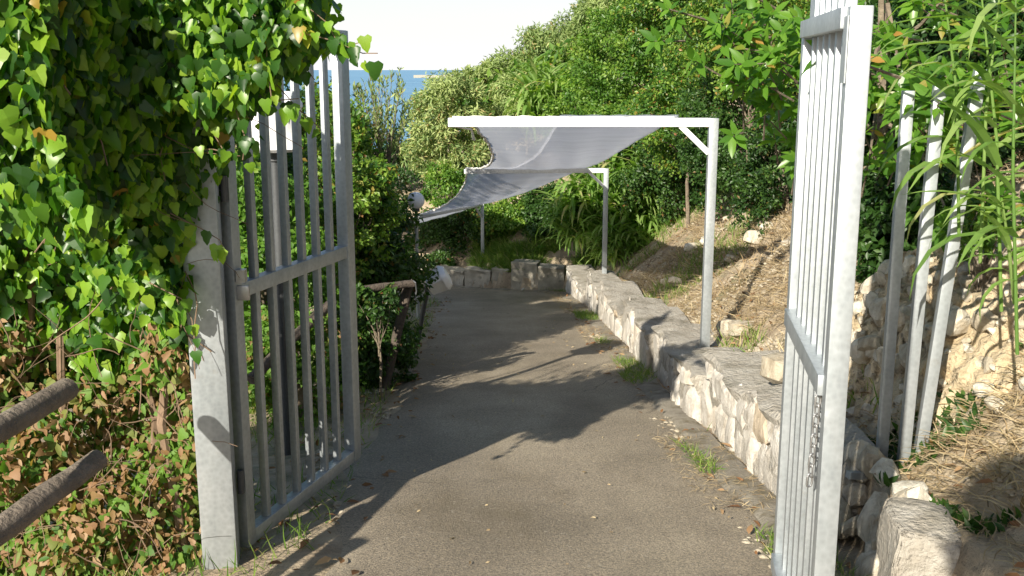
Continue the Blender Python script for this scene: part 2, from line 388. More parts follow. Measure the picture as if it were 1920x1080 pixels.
def lance_t(w, fold, droop):
    ys_ = (0, .3, .65, 1); ws = (0, w, w * .8, 0)
    V = [(0, y, -droop * y * y) for y in ys_] + [(w_, y, fold * w_ - droop * y * y) for y, w_ in zip(ys_[1:3], ws[1:3])] + [(-w_, y, fold * w_ - droop * y * y) for y, w_ in zip(ys_[1:3], ws[1:3])]
    return template(V, [(0, 4, 1), (1, 4, 5), (1, 5, 2), (2, 5, 3), (0, 1, 6), (1, 7, 6), (1, 2, 7), (2, 3, 7)])
T['lance'] = lance_t(.19, .35, .2)
T['tiny'] = template([(0, 0, 0), (.28, .5, .08), (0, 1, -.1), (-.28, .5, .08)], [(0, 1, 2), (0, 2, 3)])
T['slim'] = template([(0, 0, 0), (.13, .5, .03), (0, 1, -.08), (-.13, .5, .03)], [(0, 1, 2), (0, 2, 3)])
def blade_t(w, bend, seg=5):
    V = []; Fc = []
    for i in range(seg + 1):
        t = i / seg; a = bend * t
        y = (math.sin(a) / bend if bend else t); z = -((1 - math.cos(a)) / bend if bend else 0)
        ww = w * (1 - t ** 2.2) * (1 if i else .6)
        V += [(-ww, y, z + .3 * ww), (0, y, z), (ww, y, z + .3 * ww)]
    for i in range(seg):
        b = 3 * i
        Fc += [(b, b + 1, b + 4), (b, b + 4, b + 3), (b + 1, b + 2, b + 5), (b + 1, b + 5, b + 4)]
    return template(V, Fc)
T['blade'] = blade_t(.055, 1.6); T['blade2'] = blade_t(.05, 2.3); T['blade3'] = blade_t(.06, .7)
T['grass'] = template([(-.03, 0, 0), (.03, 0, 0), (.02, .55, -.08), (-.02, .55, -.08), (0, 1, -.3)], [(0, 1, 2), (0, 2, 3), (3, 2, 4)])
T['stick'] = template([(-.018, 0, 0), (.018, 0, 0), (.10, .5, .05), (.065, .5, .05), (.05, 1, 0)], [(0, 1, 2), (0, 2, 3), (3, 2, 4)])
def leaves(tp, pos, tip, nrm, sc, tint):
    TV, TF = T[tp] if isinstance(tp, str) else tp
    B = frames(tip, nrm)
    V = np.einsum('nij,kj->nki', B, TV) * np.asarray(sc).reshape(-1, 1, 1) + pos[:, None, :]
    n = len(pos); Fc = TF[None] + (np.arange(n) * len(TV))[:, None, None]
    return V.reshape(-1, 3), Fc.reshape(-1, 3), np.repeat(tint, len(TF))
def join_leaves(parts):
    Vs, Fs, Ts, o = [], [], [], 0
    for v, f, t in parts:
        Vs.append(v); Fs.append(f + o); Ts.append(t); o += len(v)
    return np.concatenate(Vs), np.concatenate(Fs), np.concatenate(Ts)
def rdir(n): return unit(rng.normal(size=(n, 3)))
def crown_points(c, r, n, clumps, inner=.45, cl=.34, top=.25):
    """leaf positions in clumps through an ellipsoid; returns positions and outward direction"""
    c = np.array(c, float); r = np.array(r, float)
    d = rdir(clumps); d[:, 2] += top * rng.random(clumps); d = unit(d)
    rr = 1 - (1 - inner) * rng.random(clumps) ** 1.6
    rr *= rng.uniform(.85, 1.12, clumps)
    cc = c + d * r * rr[:, None]
    cs = cl * r.min() * rng.uniform(.55, 1.25, clumps)
    k = rng.integers(0, clumps, n)
    e = rdir(n) * (rng.random(n) ** .45)[:, None]
    p = cc[k] + e * cs[k][:, None] * np.array((1, 1, .75))
    out = unit((p - c) / r ** 2 * r.min() ** 2 * .7 + e * .8)
    return p, out, k, cc
def branches(c, r, root, cc, m=14, rad=.05):
    b = MB(); root = Vector(root); c = Vector(c)
    mid = root.lerp(c, .75) + Vector((random.uniform(-.05, .05), random.uniform(-.05, .05), 0))
    b.tube([root - Vector((0, 0, .1)), root.lerp(mid, .5) + Vector((random.uniform(-.06, .06), 0, 0)), mid], [rad, rad * .8, rad * .55], 7, .1)
    idx = rng.choice(len(cc), min(m, len(cc)), replace=False)
    for i in idx:
        e = Vector(cc[i]); s = root.lerp(mid, random.uniform(.55, 1))
        h = s.lerp(e, .5) + Vector((random.uniform(-.08, .08), random.uniform(-.08, .08), random.uniform(0, .12)))
        b.tube([s, h, e], [rad * .4, rad * .26, rad * .1], 5, .1, cap=False)
    return b
def bush(name, label, cat, c, r, n, mat, leaf='tiny', size=.06, clumps=60, group=None, inner=.45, cl=.34, top=.25, extra=(), trunk=.04, droop=.25, tv=1.0, tsel=(0, 1)):
    c = Vector(c); root = Vector((c.x, c.y, float(ground(c.x, c.y))))
    t = thing(name, label, cat, root, group)
    p, out, k, cc = crown_points(c, r, n, clumps, inner, cl, top)
    gz = ground(p[:, 0], p[:, 1]); ok = p[:, 2] > gz + .02; p, out, k = p[ok], out[ok], k[ok]
    nr = unit(out + rdir(len(p)) * .75 + np.array((0, 0, .35)))
    tip = unit(out * .4 + rdir(len(p)) * .8 + np.array((0, 0, -droop)))
    tn = (rng.uniform(tsel[0], tsel[1], clumps)[k] * .5 + rng.uniform(tsel[0], tsel[1], len(p)) * .5)
    v, f, tt = leaves(leaf, p, tip, nr, size * rng.uniform(.6, 1.25, len(p)), tn)
    o = mesh_np('crown', v, f, M[mat], t, tt)
    branches(c, r, root, cc, rad=trunk).build('trunk', M['bark'], t, True)
    for e in extra: e(t, cc)
    return t
def ibush(name, label, cat, px, py, rx, ry, Y, n, mat, ryd=None, **kw):
    """bush whose middle stands where photo pixel (px,py) looks, Y metres ahead"""
    c = at(px, py, Y); s = Y / F
    return bush(name, label, cat, c, (rx * s, (ryd or (rx + ry) / 2 * s), ry * s), n, mat, **kw)

# ------------------------------------------------------------------ stone wall along the right of the path
def rock_mesh(name, sx, sy, sz, mat, seed, sub=2, flat=.0, amp=.22):
    r_ = random.Random(seed); bm = bmesh.new(); bmesh.ops.create_icosphere(bm, subdivisions=sub, radius=1)
    ph = [r_.uniform(0, 6.28) for _ in range(6)]
    for v in bm.verts:
        c = v.co.copy()
        # boxier than a ball
        m = max(abs(c.x), abs(c.y), abs(c.z)); c = c.lerp(c / m * .86, .55)
        k = 1 + amp * (math.sin(c.x * 2.6 + ph[0]) * math.sin(c.y * 2.3 + ph[1]) + .5 * math.sin(c.z * 4.1 + ph[2]) * math.sin(c.x * 3.7 + ph[3])) + r_.uniform(-amp, amp) * .25
        v.co = Vector((c.x * sx, c.y * sy, c.z * sz)) * k
    me = bpy.data.meshes.new(name); bm.to_mesh(me); bm.free(); me.materials.append(mat)
    me.polygons.foreach_set('use_smooth', np.ones(len(me.polygons), dtype=bool)); me.set_sharp_from_angle(angle=R(32))
    return me
stone_meshes = [rock_mesh('stone', .5, .5, .5, M['stone'], s, 2 if s < 5 else 1) for s in range(9)]
rubble_meshes = [rock_mesh('stone', .5, .5, .5, M['rock'], s + 40, 2) for s in range(7)]
def put(me, loc, scale, rot, parent=None, name=None):
    o = bpy.data.objects.new(name or me.name.split('.')[0], me)
    link(o, parent)
    if parent is not None and parent.type == 'EMPTY': loc = Vector(loc) - parent.location
    o.location = loc; o.scale = scale; o.rotation_euler = rot
    return o
wall_root = thing('stone_wall', 'low whitewashed rubble stone wall with stepped concrete top along the right of the path', 'wall', (1.3, 4.6, float(base_z(4.6))))
# segments: y0, y1, height above the path at the middle, jog, depth
segs = [(4.30, 5.22, .42, .0, .32), (5.22, 6.5, .40, .05, .55), (6.5, 7.22, .36, -.02, .5),
        (7.22, 8.6, .33, .05, .55), (8.6, 9.65, .40, -.02, .45), (9.65, 10.75, .38, .03, .42), (10.75, 12.6, .38, 0, .42), (12.6, 14.7, .36, .04, .42), (14.7, 16.75, .33, 0, .42)]
def wx(y): return float(np.interp(y, WALL[:8, 1], WALL[:8, 0]))
def wall_block(a, b, zt, depth, parent, seed):
    """level-topped block between foot points a and b; front face lumpy; returns nothing"""
    r_ = random.Random(seed)
    a = Vector((a[0], a[1], 0)); b = Vector((b[0], b[1], 0)); u = (b - a); L = u.length; u.normalize()
    nrm = Vector((u.y, -u.x, 0))        # pointing away from the path (to the right of travel)
    nu = max(6, int(L / .07)); nz = 7; V = []; Fc = []
    zb = min(float(base_z(a.y)), float(base_z(b.y))) - .12
    prof = []                            # front bottom -> front top -> over the top -> back
    for k in range(nz): prof.append((.0, k / (nz - 1)))
    prof += [(.02, 1.0), (.5, 1.0), (1.0, 1.0), (1.0, 0)]
    for i in range(nu + 1):
        s = i / nu
        for j, (dq, hz) in enumerate(prof):
            z = zb + (zt - zb) * hz
            q = a + u * (L * s) + nrm * (depth * dq)
            if j < nz:
                q -= nrm * (.03 * math.sin(s * L * 9 + z * 6 + seed) * math.sin(z * 13 + seed * 2) + r_.uniform(-.008, .008) - .02 * (1 - hz) * 0)
                q += nrm * .03 * (j < nz - 1)
                if j == nz - 1: z -= .018
            else: z += .012 * math.sin(s * L * 5 + dq * 7 + seed) + r_.uniform(-.004, .004)
            if j == nz: q += nrm * .015
            V.append((q.x, q.y, z))
    m = len(prof)
    for i in range(nu):
        for j in range(m - 1): Fc.append((i * m + j, (i + 1) * m + j, (i + 1) * m + j + 1, i * m + j + 1))
    bm = bmesh.new(); vs = [bm.verts.new(v) for v in V]
    for f in Fc: bm.faces.new([vs[q] for q in f])
    bm.faces.new([vs[j] for j in range(m)]); bm.faces.new([vs[nu * m + j] for j in range(m)][::-1])
    mb = MB(); mb.bm.free(); mb.bm = bm
    o = mb.build('wall_block', M['concrete'] if parent is not wall_root else M['wallcore'], parent, True)
    return a, b, u, nrm, L, zb
def face_stones(a, b, zt, parent, seed, sz=.17):
    r_ = random.Random(seed)
    a = Vector((a[0], a[1], 0)); b = Vector((b[0], b[1], 0)); u = (b - a); L = u.length; u.normalize(); nrm = Vector((u.y, -u.x, 0))
    ang = math.atan2(u.y, u.x); x = 0
    while x < L - .03:
        wdt = min(r_.uniform(.5, 1.2) * sz, L - x)
        zlo = float(base_z((a + u * x).y)) - .05; z = zlo
        while z < zt - .05:
            h = min(r_.uniform(.6, 1.6) * sz * 1.2, zt - .012 - z)
            if h > .03:
                c = a + u * (x + wdt / 2) + nrm * (.040 + r_.uniform(-.010, .012)); c.z = z + h * .40
                me = stone_meshes[r_.randrange(9)]
                put(me, c, (wdt * 1.25, .10, h * 1.25), (r_.uniform(-.1, .1), r_.uniform(-.12, .12), ang + r_.uniform(-.12, .12)), parent)
            z += h
        x += wdt
for si, (y0, y1, h, jog, dep) in enumerate(segs):
    a = (wx(y0) + jog, y0 + .01); b = (wx(y1) + jog, y1 - .01)
    zt = float(base_z((y0 + y1) / 2)) + h
    wall_block(a, b, zt, dep, wall_root, si)
    face_stones(a, b, zt, wall_root, si + 100, .20 if y0 < 9 else .26)
    if si == 0: face_stones((1.24, 4.30), (1.62, 4.27), zt - .03, wall_root, 77, .15)
# loose flat stone lying on the wall top behind it
# far retaining wall of separate concrete blocks where the path bends
far_root = thing('block_wall', 'far retaining wall of upright grey concrete blocks facing the camera where the path bends left', 'wall', (.3, 17.2, float(base_z(17.2))))
fb = [((.86, 16.95), (.43, 17.02), -3.22), ((.42, 17.22), (-.02, 17.34), -3.20), ((-.06, 17.50), (-.36, 17.60), -3.36), ((-.38, 17.68), (-.85, 18.0), -3.42), ((-.87, 18.05), (-1.4, 18.6), -3.5), ((-1.42, 18.65), (-2.2, 19.5), -3.6), ((-2.2, 19.5), (-3.2, 20.5), -3.75)]
for k, (a, b, zt) in enumerate(fb): wall_block(a, b, zt + CZ, .3, far_root, 30 + k)

# ------------------------------------------------------------------ gates, posts and fence
def gate(name, label, A, B, zbot, zmid, ztop, nb, spikes, lockplate, extra_stile=None, railoff=0.0):
    """leaf between plan points A (near/hinge) and B"""
    A = Vector((A[0], A[1], 0)); B = Vector((B[0], B[1], 0)); u = (B - A).normalized(); L = (B - A).length
    t = thing(name, label, 'gate', (A.x, A.y, zbot))
    X = Vector((u.x, u.y, 0)); Yv = Vector((-u.y, u.x, 0)); RM = Matrix((X, Yv, Vector((0, 0, 1)))).transposed()
    def P(s, z, off=0): q = A + u * s + Yv * off; return Vector((q.x, q.y, z))
    sw = .06
    for s in (sw / 2, L - sw / 2):
        m = MB(); m.box(P(s, (zbot + ztop) / 2), (sw, .058, ztop - zbot), RM, .004); m.build('stile', M['galv'], t, True)
    if extra_stile:
        m = MB(); m.box(P(L + .022, (zbot + ztop) / 2 - .005), (.034, .034, ztop - zbot + .01), RM, .003); m.build('stile', M['galv'], t, True)
    for z, h in ((zbot + .03, .06), (zmid - .03, .06), (ztop - .028, .056)):
        m = MB(); m.box(P(L / 2, z, railoff), (L - 2 * sw - .002, .05 + abs(railoff), h), RM, .003); m.build('rail', M['galv'], t, True)
    bw_ = .031
    me = None
    sp = (L - 2 * sw) / (nb + 1)
    for k in range(nb):
        s = sw + sp * (k + 1)
        if me is None:
            m = MB(); m.box((0, 0, (ztop + spikes - zbot - .03) / 2), (bw_, bw_, ztop + spikes - zbot - .03), None, .002)
            o = m.build('bar', M['galv'], None, True); me = o.data; o.parent = t
        else: o = link(bpy.data.objects.new('bar', me), t)
        o.location = P(s, zbot + .02, .045 * lockplate) - t.location; o.rotation_euler = (0, 0, math.atan2(u.y, u.x))
    return t, P, u, L
lA = Vector((-1.073 - .295 * .176, 4.2 - .956 * .176)); lB = Vector((-1.073 + .295 * .90, 4.2 + .956 * .90))
gl, PL, uL, LL = gate('metal_gate', 'open galvanised steel gate leaf of upright bars under the ivy, left side of the path', lA, lB, CZ - 1.955, CZ - .84, CZ + .18, 6, .25, -.0, True)
m = MB(); m.box(PL(.03, CZ - .80, -.045), (.035, .04, .05)).box(PL(.03, CZ - .87, -.05), (.05, .02, .06), bev=.005); m.build('latch', M['chainm'], gl, True)
rA = Vector((.893, 2.74)); rB = Vector((1.032, 3.70))
gr, PR, uR, LR = gate('metal_gate', 'sunlit open steel gate leaf seen edge on, right of the path', rA, rB, CZ - 1.85, CZ - .84, CZ + .16, 6, .30, 0, railoff=.012)
m = MB(); m.box(PR(.03, CZ + .05, .0325), (.058, .004, .17), Matrix.Rotation(math.atan2(uR.y, uR.x), 4, 'Z')); m.build('lock_plate', M['galv'], gr)
def gate_post(label, x, y, wd, rz, ztop, ribs=True):
    zb = float(base_z(y)) - .1
    t = thing('gate_post', label, 'post', (x, y, zb), rz=rz)
    Rz = Matrix.Rotation(rz, 4, 'Z')
    m = MB(); m.box((x, y, (zb + ztop) / 2), (wd, wd, ztop - zb), Rz, .006); m.build('post', M['galv'], t, True)
    m = MB(); m.box((x, y, ztop + .006), (wd + .01, wd + .01, .012), Rz, .003); m.build('cap', M['galv'], t)
    off = Rz @ Vector((wd / 2 + .02, -wd / 2 + .035, 0))
    if ribs:
        m = MB(); m.box((x + off.x, y + off.y, (zb + .2 + ztop) / 2 - .1), (.034, .03, ztop - zb - .4), Rz, .003); m.build('hinge_strip', M['galv'], t)
    return t
gate_post('wide square steel gate post dappled with ivy shadows, at the left edge of the path', -1.185, 3.93, .135, R(10), CZ + .12, False)
gate_post('slim square steel gate post standing right behind the sunlit gate leaf', 1.135, 3.92, .075, R(3), CZ + .6, False)
for zz_ in (-.45, -1.65):
    q = Vector((-1.110, 4.0, CZ + zz_)); m = MB(); m.tube([q - Vector((0, 0, .05)), q + Vector((0, 0, .05))], .014, 10); m.build('hinge', M['darkmetal'], gl, True)
# chain
ch = thing('chain', 'short steel chain hanging from the middle rail of the sunlit right gate', 'chain', tuple(at(1553, 705, 2.86)))
bm = bmesh.new()
def link_mesh():
    mb = MB(); pts = []
    for k in range(17):
        a = 2 * math.pi * k / 16; pts.append(Vector((math.cos(a) * .009, 0, math.sin(a) * .010 + (.010 if math.sin(a) > 0 else -.010))))
    mb.tube(pts, .0032, 6, cap=False); return mb
lm = link_mesh().build('link', M['chainm'], None, True); lmd = lm.data; bpy.data.objects.remove(lm)
c0 = at(1551, 712, 2.84); c1 = at(1531, 900, 2.84)
for k in range(11):
    o = link(bpy.data.objects.new('link', lmd), ch); o.location = c0.lerp(c1, k / 10) + Vector((-.02, 0, 0)) - ch.location; o.rotation_euler = (0, R(6), R(90) * (k % 2) + R(20)); 
# fence right of the gate
ff = thing('metal_fence', 'three upright galvanised bars closing the gap between right gate and rubble bank', 'fence', tuple(at(1690, 893, 4.25)))
for (xb, yb, xt, yt, wd, Y) in ((1650, 893, 1703, 170, .045, 4.3), (1690, 897, 1762, 160, .046, 4.22), (1716, 897, 1838, 130, .046, 4.25)):
    m = MB(); a_, b_ = at(xb, yb, Y), at(xt, yt, Y); m.bar(a_ - Vector((0, 0, .03)), b_, wd, wd, up=(0.15, 1, 0), bev=.003); m.build('bar', M['galv'], ff, True)
m = MB(); m.bar(at(1590, 890, 4.15), at(1740, 897, 4.3), .03, .03); m.build('rail', M['galv'], ff)

# ------------------------------------------------------------------ shade frames and cloth
def frame(label, R0, L0, zb, ztop, w_=.066, cs=1):
    """R0, L0 plan points of post and beam end"""
    t = thing('net_gantry', label, 'canopy support', (R0[0], R0[1], zb), 'steel frames carrying the shade net')
    Rv = Vector((R0[0], R0[1], 0)); Lv = Vector((L0[0], L0[1], 0)); u = (Lv - Rv).normalized()
    m = MB(); m.bar((R0[0], R0[1], zb - .1), (R0[0], R0[1], ztop), w_, w_, up=(0, 1, 0), bev=.004); m.build('post', M['galv'] , t, True)
    m = MB(); m.bar((R0[0] + u.x * (w_ / 2 + .001), R0[1] + u.y * (w_ / 2 + .001), ztop - w_ / 2 + .003), (L0[0], L0[1], ztop - w_ / 2 + .003), w_ * .95, w_ * .95, bev=.004); m.build('beam', M['white'], t, True)
    s = Rv + u * .24
    m = MB(); m.bar((R0[0] + u.x * .03, R0[1] + u.y * .03, ztop - .25), (s.x, s.y, ztop - w_ + .012), w_ * .6, w_ * .6, up=(0, 1, 0)); m.build('brace', M['white'], t, True)
    m = MB(); m.box((R0[0], R0[1], zb - .004), (.15, .13, .012)); [m.tube([(R0[0] + dx, R0[1] + dy, zb), (R0[0] + dx, R0[1] + dy, zb + .022)], .008, 6) for dx in (-.058, .058) for dy in (-.048, .048)]; m.build('base_plate', M['galv'], t)
    return t
Z = lambda z: CZ + z
F1 = ((1.46, 7.62), (-.462, 7.62)); F2 = ((1.31, 14.5), (-.66, 14.35)); F3 = ((-.53, 18.5), (-1.52, 16.8)); F4 = ((-1.80, 22), (-3.3, 20.7))
frame('nearest net support, post on the wall top and long white beam over the path', *F1, Z(-2.09), Z(-.345))
frame('second net support from the gate, thin grey beam under the net', *F2, Z(-3.05), Z(-1.345))
frame('third net support, slender post before dark bushes at the bend', *F3, Z(-4.0), Z(-2.33), .06)
frame('farthest net support, thin half hidden post at the far bend', *F4, Z(-4.6), Z(-3.1), .06)
def cloth_surface(u0, u1, dz, nu, step=14):
    fr = [(F1, -.335), (F2, -1.335), (F3, -2.32), (F4, -3.09)]
    V = []; rows = 0
    insR = [.25, .27, .12, .1]; insL = [.13, .04, .0, 0]
    for i in range(3):
        (Ra, La), za = fr[i][0], fr[i][1]; (Rb, Lb), zb_ = fr[i + 1][0], fr[i + 1][1]
        for k in range(step + (1 if i == 2 else 0)):
            t = k / step; bul = 4 * t * (1 - t)
            Rp = np.array(Ra) * (1 - t) + np.array(Rb) * t; Lp = np.array(La) * (1 - t) + np.array(Lb) * t
            d = Lp - Rp; Ld = np.linalg.norm(d)
            a = (insR[i] * (1 - t) + insR[i + 1] * t + [.14, .14, .05][i] * bul) / Ld
            b = 1 - (insL[i] * (1 - t) + insL[i + 1] * t + [.27, .20, .05][i] * bul) / Ld
            for j in range(nu + 1):
                uu = u0 + (u1 - u0) * j / nu
                s = a + (b - a) * uu
                q = Rp + d * s
                z = za * (1 - t) + zb_ * t - .10 * bul - .05 * bul * math.sin(uu * math.pi) + .007 * math.sin(uu * 23 + t * 9 + i) * bul + .003 * math.sin(uu * 51 + k * 2.1)
                V.append((q[0], q[1], CZ + z + dz))
            rows += 1
    n, kk = rows, nu + 1; ii = np.arange(n * kk).reshape(n, kk)
    Fq = np.stack([ii[:-1, :-1].ravel(), ii[1:, :-1].ravel(), ii[1:, 1:].ravel(), ii[:-1, 1:].ravel()], 1)
    return V, Fq, ii
sc = thing('shade_net', 'long sagging grey shade net stretched over the frames above the path', 'shade cloth', (1.2, 7.6, Z(-.33)))
V, Fq, ii = cloth_surface(0, 1, .0, 40, 18)
mesh_np('net_panel', V, Fq, M['cloth'], sc, smooth=True)
V0 = V
edge = [Vector(V[q]) for q in ii[:, -1]]
mb = MB(); ep = []
for a_, b_ in zip(edge, edge[1:]):
    for k in range(4): ep.append(a_.lerp(b_, k / 4) + Vector((random.uniform(-.007, .007), 0, random.uniform(-.009, .009))))
mb.tube(ep[:200], [random.uniform(.008, .015) for _ in ep[:200]], 6); mb.build('rope', M['rope'], sc, True)
# second overlapping panel on the right half: its inner edge runs diagonally
rows = ii.shape[0]; V2 = []; nn = 24
Va = np.array(V0).reshape(rows, -1, 3)
for r0 in range(rows):
    fr_ = min(.56 + r0 / rows * .95, .995); 
    for j in range(nn + 1):
        x_ = j / nn * fr_ * 40; i0 = min(int(x_), 39); f_ = x_ - i0
        q = Va[r0, i0] * (1 - f_) + Va[r0, i0 + 1] * f_
        V2.append((q[0], q[1], q[2] + .012))
ii2 = np.arange(rows * (nn + 1)).reshape(rows, nn + 1)
mesh_np('net_panel', V2, np.stack([ii2[:-1, :-1].ravel(), ii2[1:, :-1].ravel(), ii2[1:, 1:].ravel(), ii2[:-1, 1:].ravel()], 1), M['cloth'], sc, smooth=True)
# white frayed hem rolled round the first beam
mb = MB(); hem = [Vector((x, 7.60 + random.uniform(-.01, .01), Z(-.343) + random.uniform(-.004, .004))) for x in np.arange(-.43, 1.2, .05)]
mb.tube(hem, [random.uniform(.010, .015) for _ in hem], 6); mb.build('hem', M['rope'], sc, True)
mb = MB(); mb.tube([at(845, 236, 7.6), at(868, 240, 7.7), at(884, 243, 7.8), at(890, 262, 7.9)], .008, 6).tube([at(884, 243, 7.8), at(886, 262, 7.85)], .005, 5); mb.build('rope', M['rope'], sc)

# ------------------------------------------------------------------ lamps
def box_lamp(label, base, top, w_, h_, head_rot, rp=.03, hmat='plastic'):
    t = thing('lamp_post', label, 'lamp', tuple(base))
    m = MB(); m.tube([base - Vector((0, 0, .05)), base.lerp(top, .5), top], rp, 14); m.build('pole', M['darkmetal'], t, True)
    # tapered lantern: narrower at the bottom, shallow lid
    bm = bmesh.new(); prof = [(.36, 0), (.42, .05), (.50, .72), (.52, .74), (.52, .80), (.40, .98), (.08, 1.0)]
    rings = []
    for r_, z_ in prof:
        ring = []
        for k in range(16):
            a = 2 * math.pi * (k + .5) / 16; c_, s_ = math.cos(a), math.sin(a); e = 1 / (abs(c_) ** 6 + abs(s_) ** 6) ** (1 / 6)
            ring.append(bm.verts.new(head_rot @ Vector((c_ * e * r_ * w_, s_ * e * r_ * w_, z_ * h_)) + top))
        rings.append(ring)
    for a, b in zip(rings, rings[1:]):
        for k in range(16): bm.faces.new((a[k], a[(k + 1) % 16], b[(k + 1) % 16], b[k]))
    bm.faces.new(rings[0][::-1]); bm.faces.new(rings[-1])
    mb = MB(); mb.bm.free(); mb.bm = bm; mb.build('lamp_shade', M[hmat], t, True)
    m = MB(); m.tube([top - (top - base).normalized() * .05, top + Vector((0, 0, .004))], rp * 1.5, 14); m.build('collar', M['darkmetal'], t, True)
    return t
lb = at(541, 845, 5.76); lt = at(532, 284, 5.76)
box_lamp('white square lantern on a dark round pole standing behind the left gate leaf', lb, Vector((lb.x, lb.y, lt.z)), .29, .33, Matrix.Rotation(R(20), 3, 'Z'))
b2 = at(781, 645, 10.3); t2 = at(803, 536, 10.3)
box_lamp('broken white lantern tipped sideways on a leaning pole at the left path edge', b2, t2, .22, .23, Matrix.Rotation(R(62), 3, 'Y') @ Matrix.Rotation(R(30), 3, 'Z'), .024)
gpos = at(780, 376, 13)
t = thing('globe_lamp', 'small round white globe lamp on a pole at the left end of the shade net', 'lamp', (gpos.x, 13, float(ground(gpos.x, 13))))
m = MB(); bmesh.ops.create_uvsphere(m.bm, u_segments=24, v_segments=14, radius=.108, matrix=Matrix.Translation(gpos)); m.build('globe', M['plastic'], t, True)
m = MB(); m.tube([(gpos.x, 13, float(ground(gpos.x, 13))), (gpos.x, 13, gpos.z - .10)], .022, 10); m.build('pole', M['galv'], t, True)
m = MB(); m.tube([(gpos.x, 13, gpos.z - .14), (gpos.x, 13, gpos.z - .09)], .045, 12); m.build('collar', M['darkmetal'], t, True)

# ------------------------------------------------------------------ wooden fences
def log(a, b, ra, rb, name, parent, n=12, mat='wood'):
    a, b = Vector(a), Vector(b); m = MB(); pts = []; rr = []
    K = 10
    for k in range(K + 1):
        s = k / K; pts.append(a.lerp(b, s) + Vector((random.uniform(-1, 1), random.uniform(-1, 1), random.uniform(-1, 1))) * ra * .08 + Vector((0, 0, math.sin(s * math.pi) * ra * .25))); rr.append((ra * (1 - s) + rb * s) * random.uniform(.95, 1.05))
    m.tube(pts, rr, n, .05); return m.build(name, M[mat], parent, True)
e1 = at(128, 728, 3.3); e1b = at(-60, 850, 2.75); e2 = at(186, 862, 3.25); e2b = at(-60, 1045, 2.65)
t = thing('wooden_fence', 'two weathered grey log rails sticking out of the ivy at the lower left', 'fence', (-2.0, 2.4, float(ground(-2.0, 2.4))))
def ext(a, b, k): return b + (b - a) * k
log(ext(e1, e1b, 1.2), e1, .045, .038, 'rail', t); log(ext(e2, e2b, 1.2), e2, .044, .036, 'rail', t)
log(ext(e1, e1b, 1.15) + Vector((-.06, 0, .25)), ext(e2, e2b, 1.15) + Vector((-.06, 0, -.6)), .05, .05, 'post', t)
t = thing('wooden_fence', 'old log fence with leaning post half sunk in the dark bush left of the path', 'fence', tuple(at(722, 725, 7.8)))
log(at(722, 728, 7.8), at(766, 534, 7.8), .035, .038, 'post', t, mat='shadewood')
log(at(640, 552, 7.3), at(774, 532, 7.75), .032, .030, 'rail', t, mat='shadewood')
log(at(470, 712, 6.2), at(625, 565, 7.0), .035, .032, 'rail', t, mat='shadewood')
m = MB(); cpt = at(772, 534, 7.72); m.tube([cpt + Vector((.012, 0, .03)), cpt + Vector((.03, -.01, .02)), cpt + Vector((.035, 0, -.05)), cpt + Vector((.02, 0, -.12))], .006, 6); m.build('wire', M['darkmetal'], t)

# ------------------------------------------------------------------ rubble bank and block at the right edge
rb_root = thing('rubble_bank', 'steep sunlit bank of cream rubble and clay right of the right gate', 'rock bank', (1.75, 4.4, CZ - 1.75))
foot = [(1.90, 6.0, -1.7), (1.66, 5.2, -1.95), (1.70, 4.42, -1.80), (2.07, 4.05, -1.36), (2.7, 3.75, -.9), (3.6, 3.5, -.3)]
topl = [(2.3, 6.3, -1.2), (2.15, 5.7, -1.0), (2.25, 5.1, -.84), (2.55, 4.85, -.72), (3.1, 4.6, -.45), (3.9, 4.4, 0)]
def samp(Lp, s):
    x = s * (len(Lp) - 1); i0 = min(int(x), len(Lp) - 2); f_ = x - i0
    return np.array(Lp[i0]) * (1 - f_) + np.array(Lp[i0 + 1]) * f_
NU, NV = 110, 46; V = []
def hsh(a, b): return math.sin(a * 12.99 + b * 78.2) * .5
for i in range(NU + 1):
    A_, B_ = samp(foot, i / NU), samp(topl, i / NU)
    for j in range(NV + 1):
        t_ = j / NV; q = A_ * (1 - t_) + B_ * t_
        amp = .035 * (math.sin(i * .9) * math.cos(j * .8) + .8 * math.sin(i * .37 + j * .51) + .5 * math.sin(i * 2.1 + j * 1.3)) + random.uniform(-.012, .012)
        edge_ = min(1, t_ * 8)
        V.append((q[0] - amp * .6 * edge_, q[1] - amp * edge_, CZ + q[2] + .10 * math.sin(t_ * math.pi) + amp * .4 * edge_ - (.12 if j == 0 else 0)))
idx = np.arange((NU + 1) * (NV + 1)).reshape(NU + 1, NV + 1)
Fq = np.stack([idx[:-1, :-1].ravel(), idx[1:, :-1].ravel(), idx[1:, 1:].ravel(), idx[:-1, 1:].ravel()], 1)
mesh_np('clay_face', V, Fq, M['clay'], rb_root, smooth=True)
VV = np.array(V).reshape(NU + 1, NV + 1, 3)
for k in range(290):
    i0 = random.randrange(6, NU - 20); j0 = int(random.uniform(0, 1) * (NV - 2)) + 1
    s = random.choice([.03, .035, .04, .05, .06, .08, .11]) * random.uniform(.8, 1.2)
    q = VV[i0, j0]
    put(rubble_meshes[random.randrange(7)], (q[0] - s * .12, q[1] - s * .18, q[2]), (s * random.uniform(.9, 1.6), s, s * random.uniform(.6, 1.1)), [random.uniform(0, 6.28) for _ in range(3)], rb_root)
for k in range(26):
    s_ = random.uniform(.07, .17); yy = random.uniform(3.6, 4.28); zz = random.uniform(0, 1)
    put(rubble_meshes[k % 7], (1.40 + .16 * zz + random.uniform(-.04, .04), yy, float(base_z(yy)) + .03 + zz * .30), (s_ * 1.2, s_, s_ * .8), [random.uniform(0, 6.28) for _ in range(3)], rb_root)
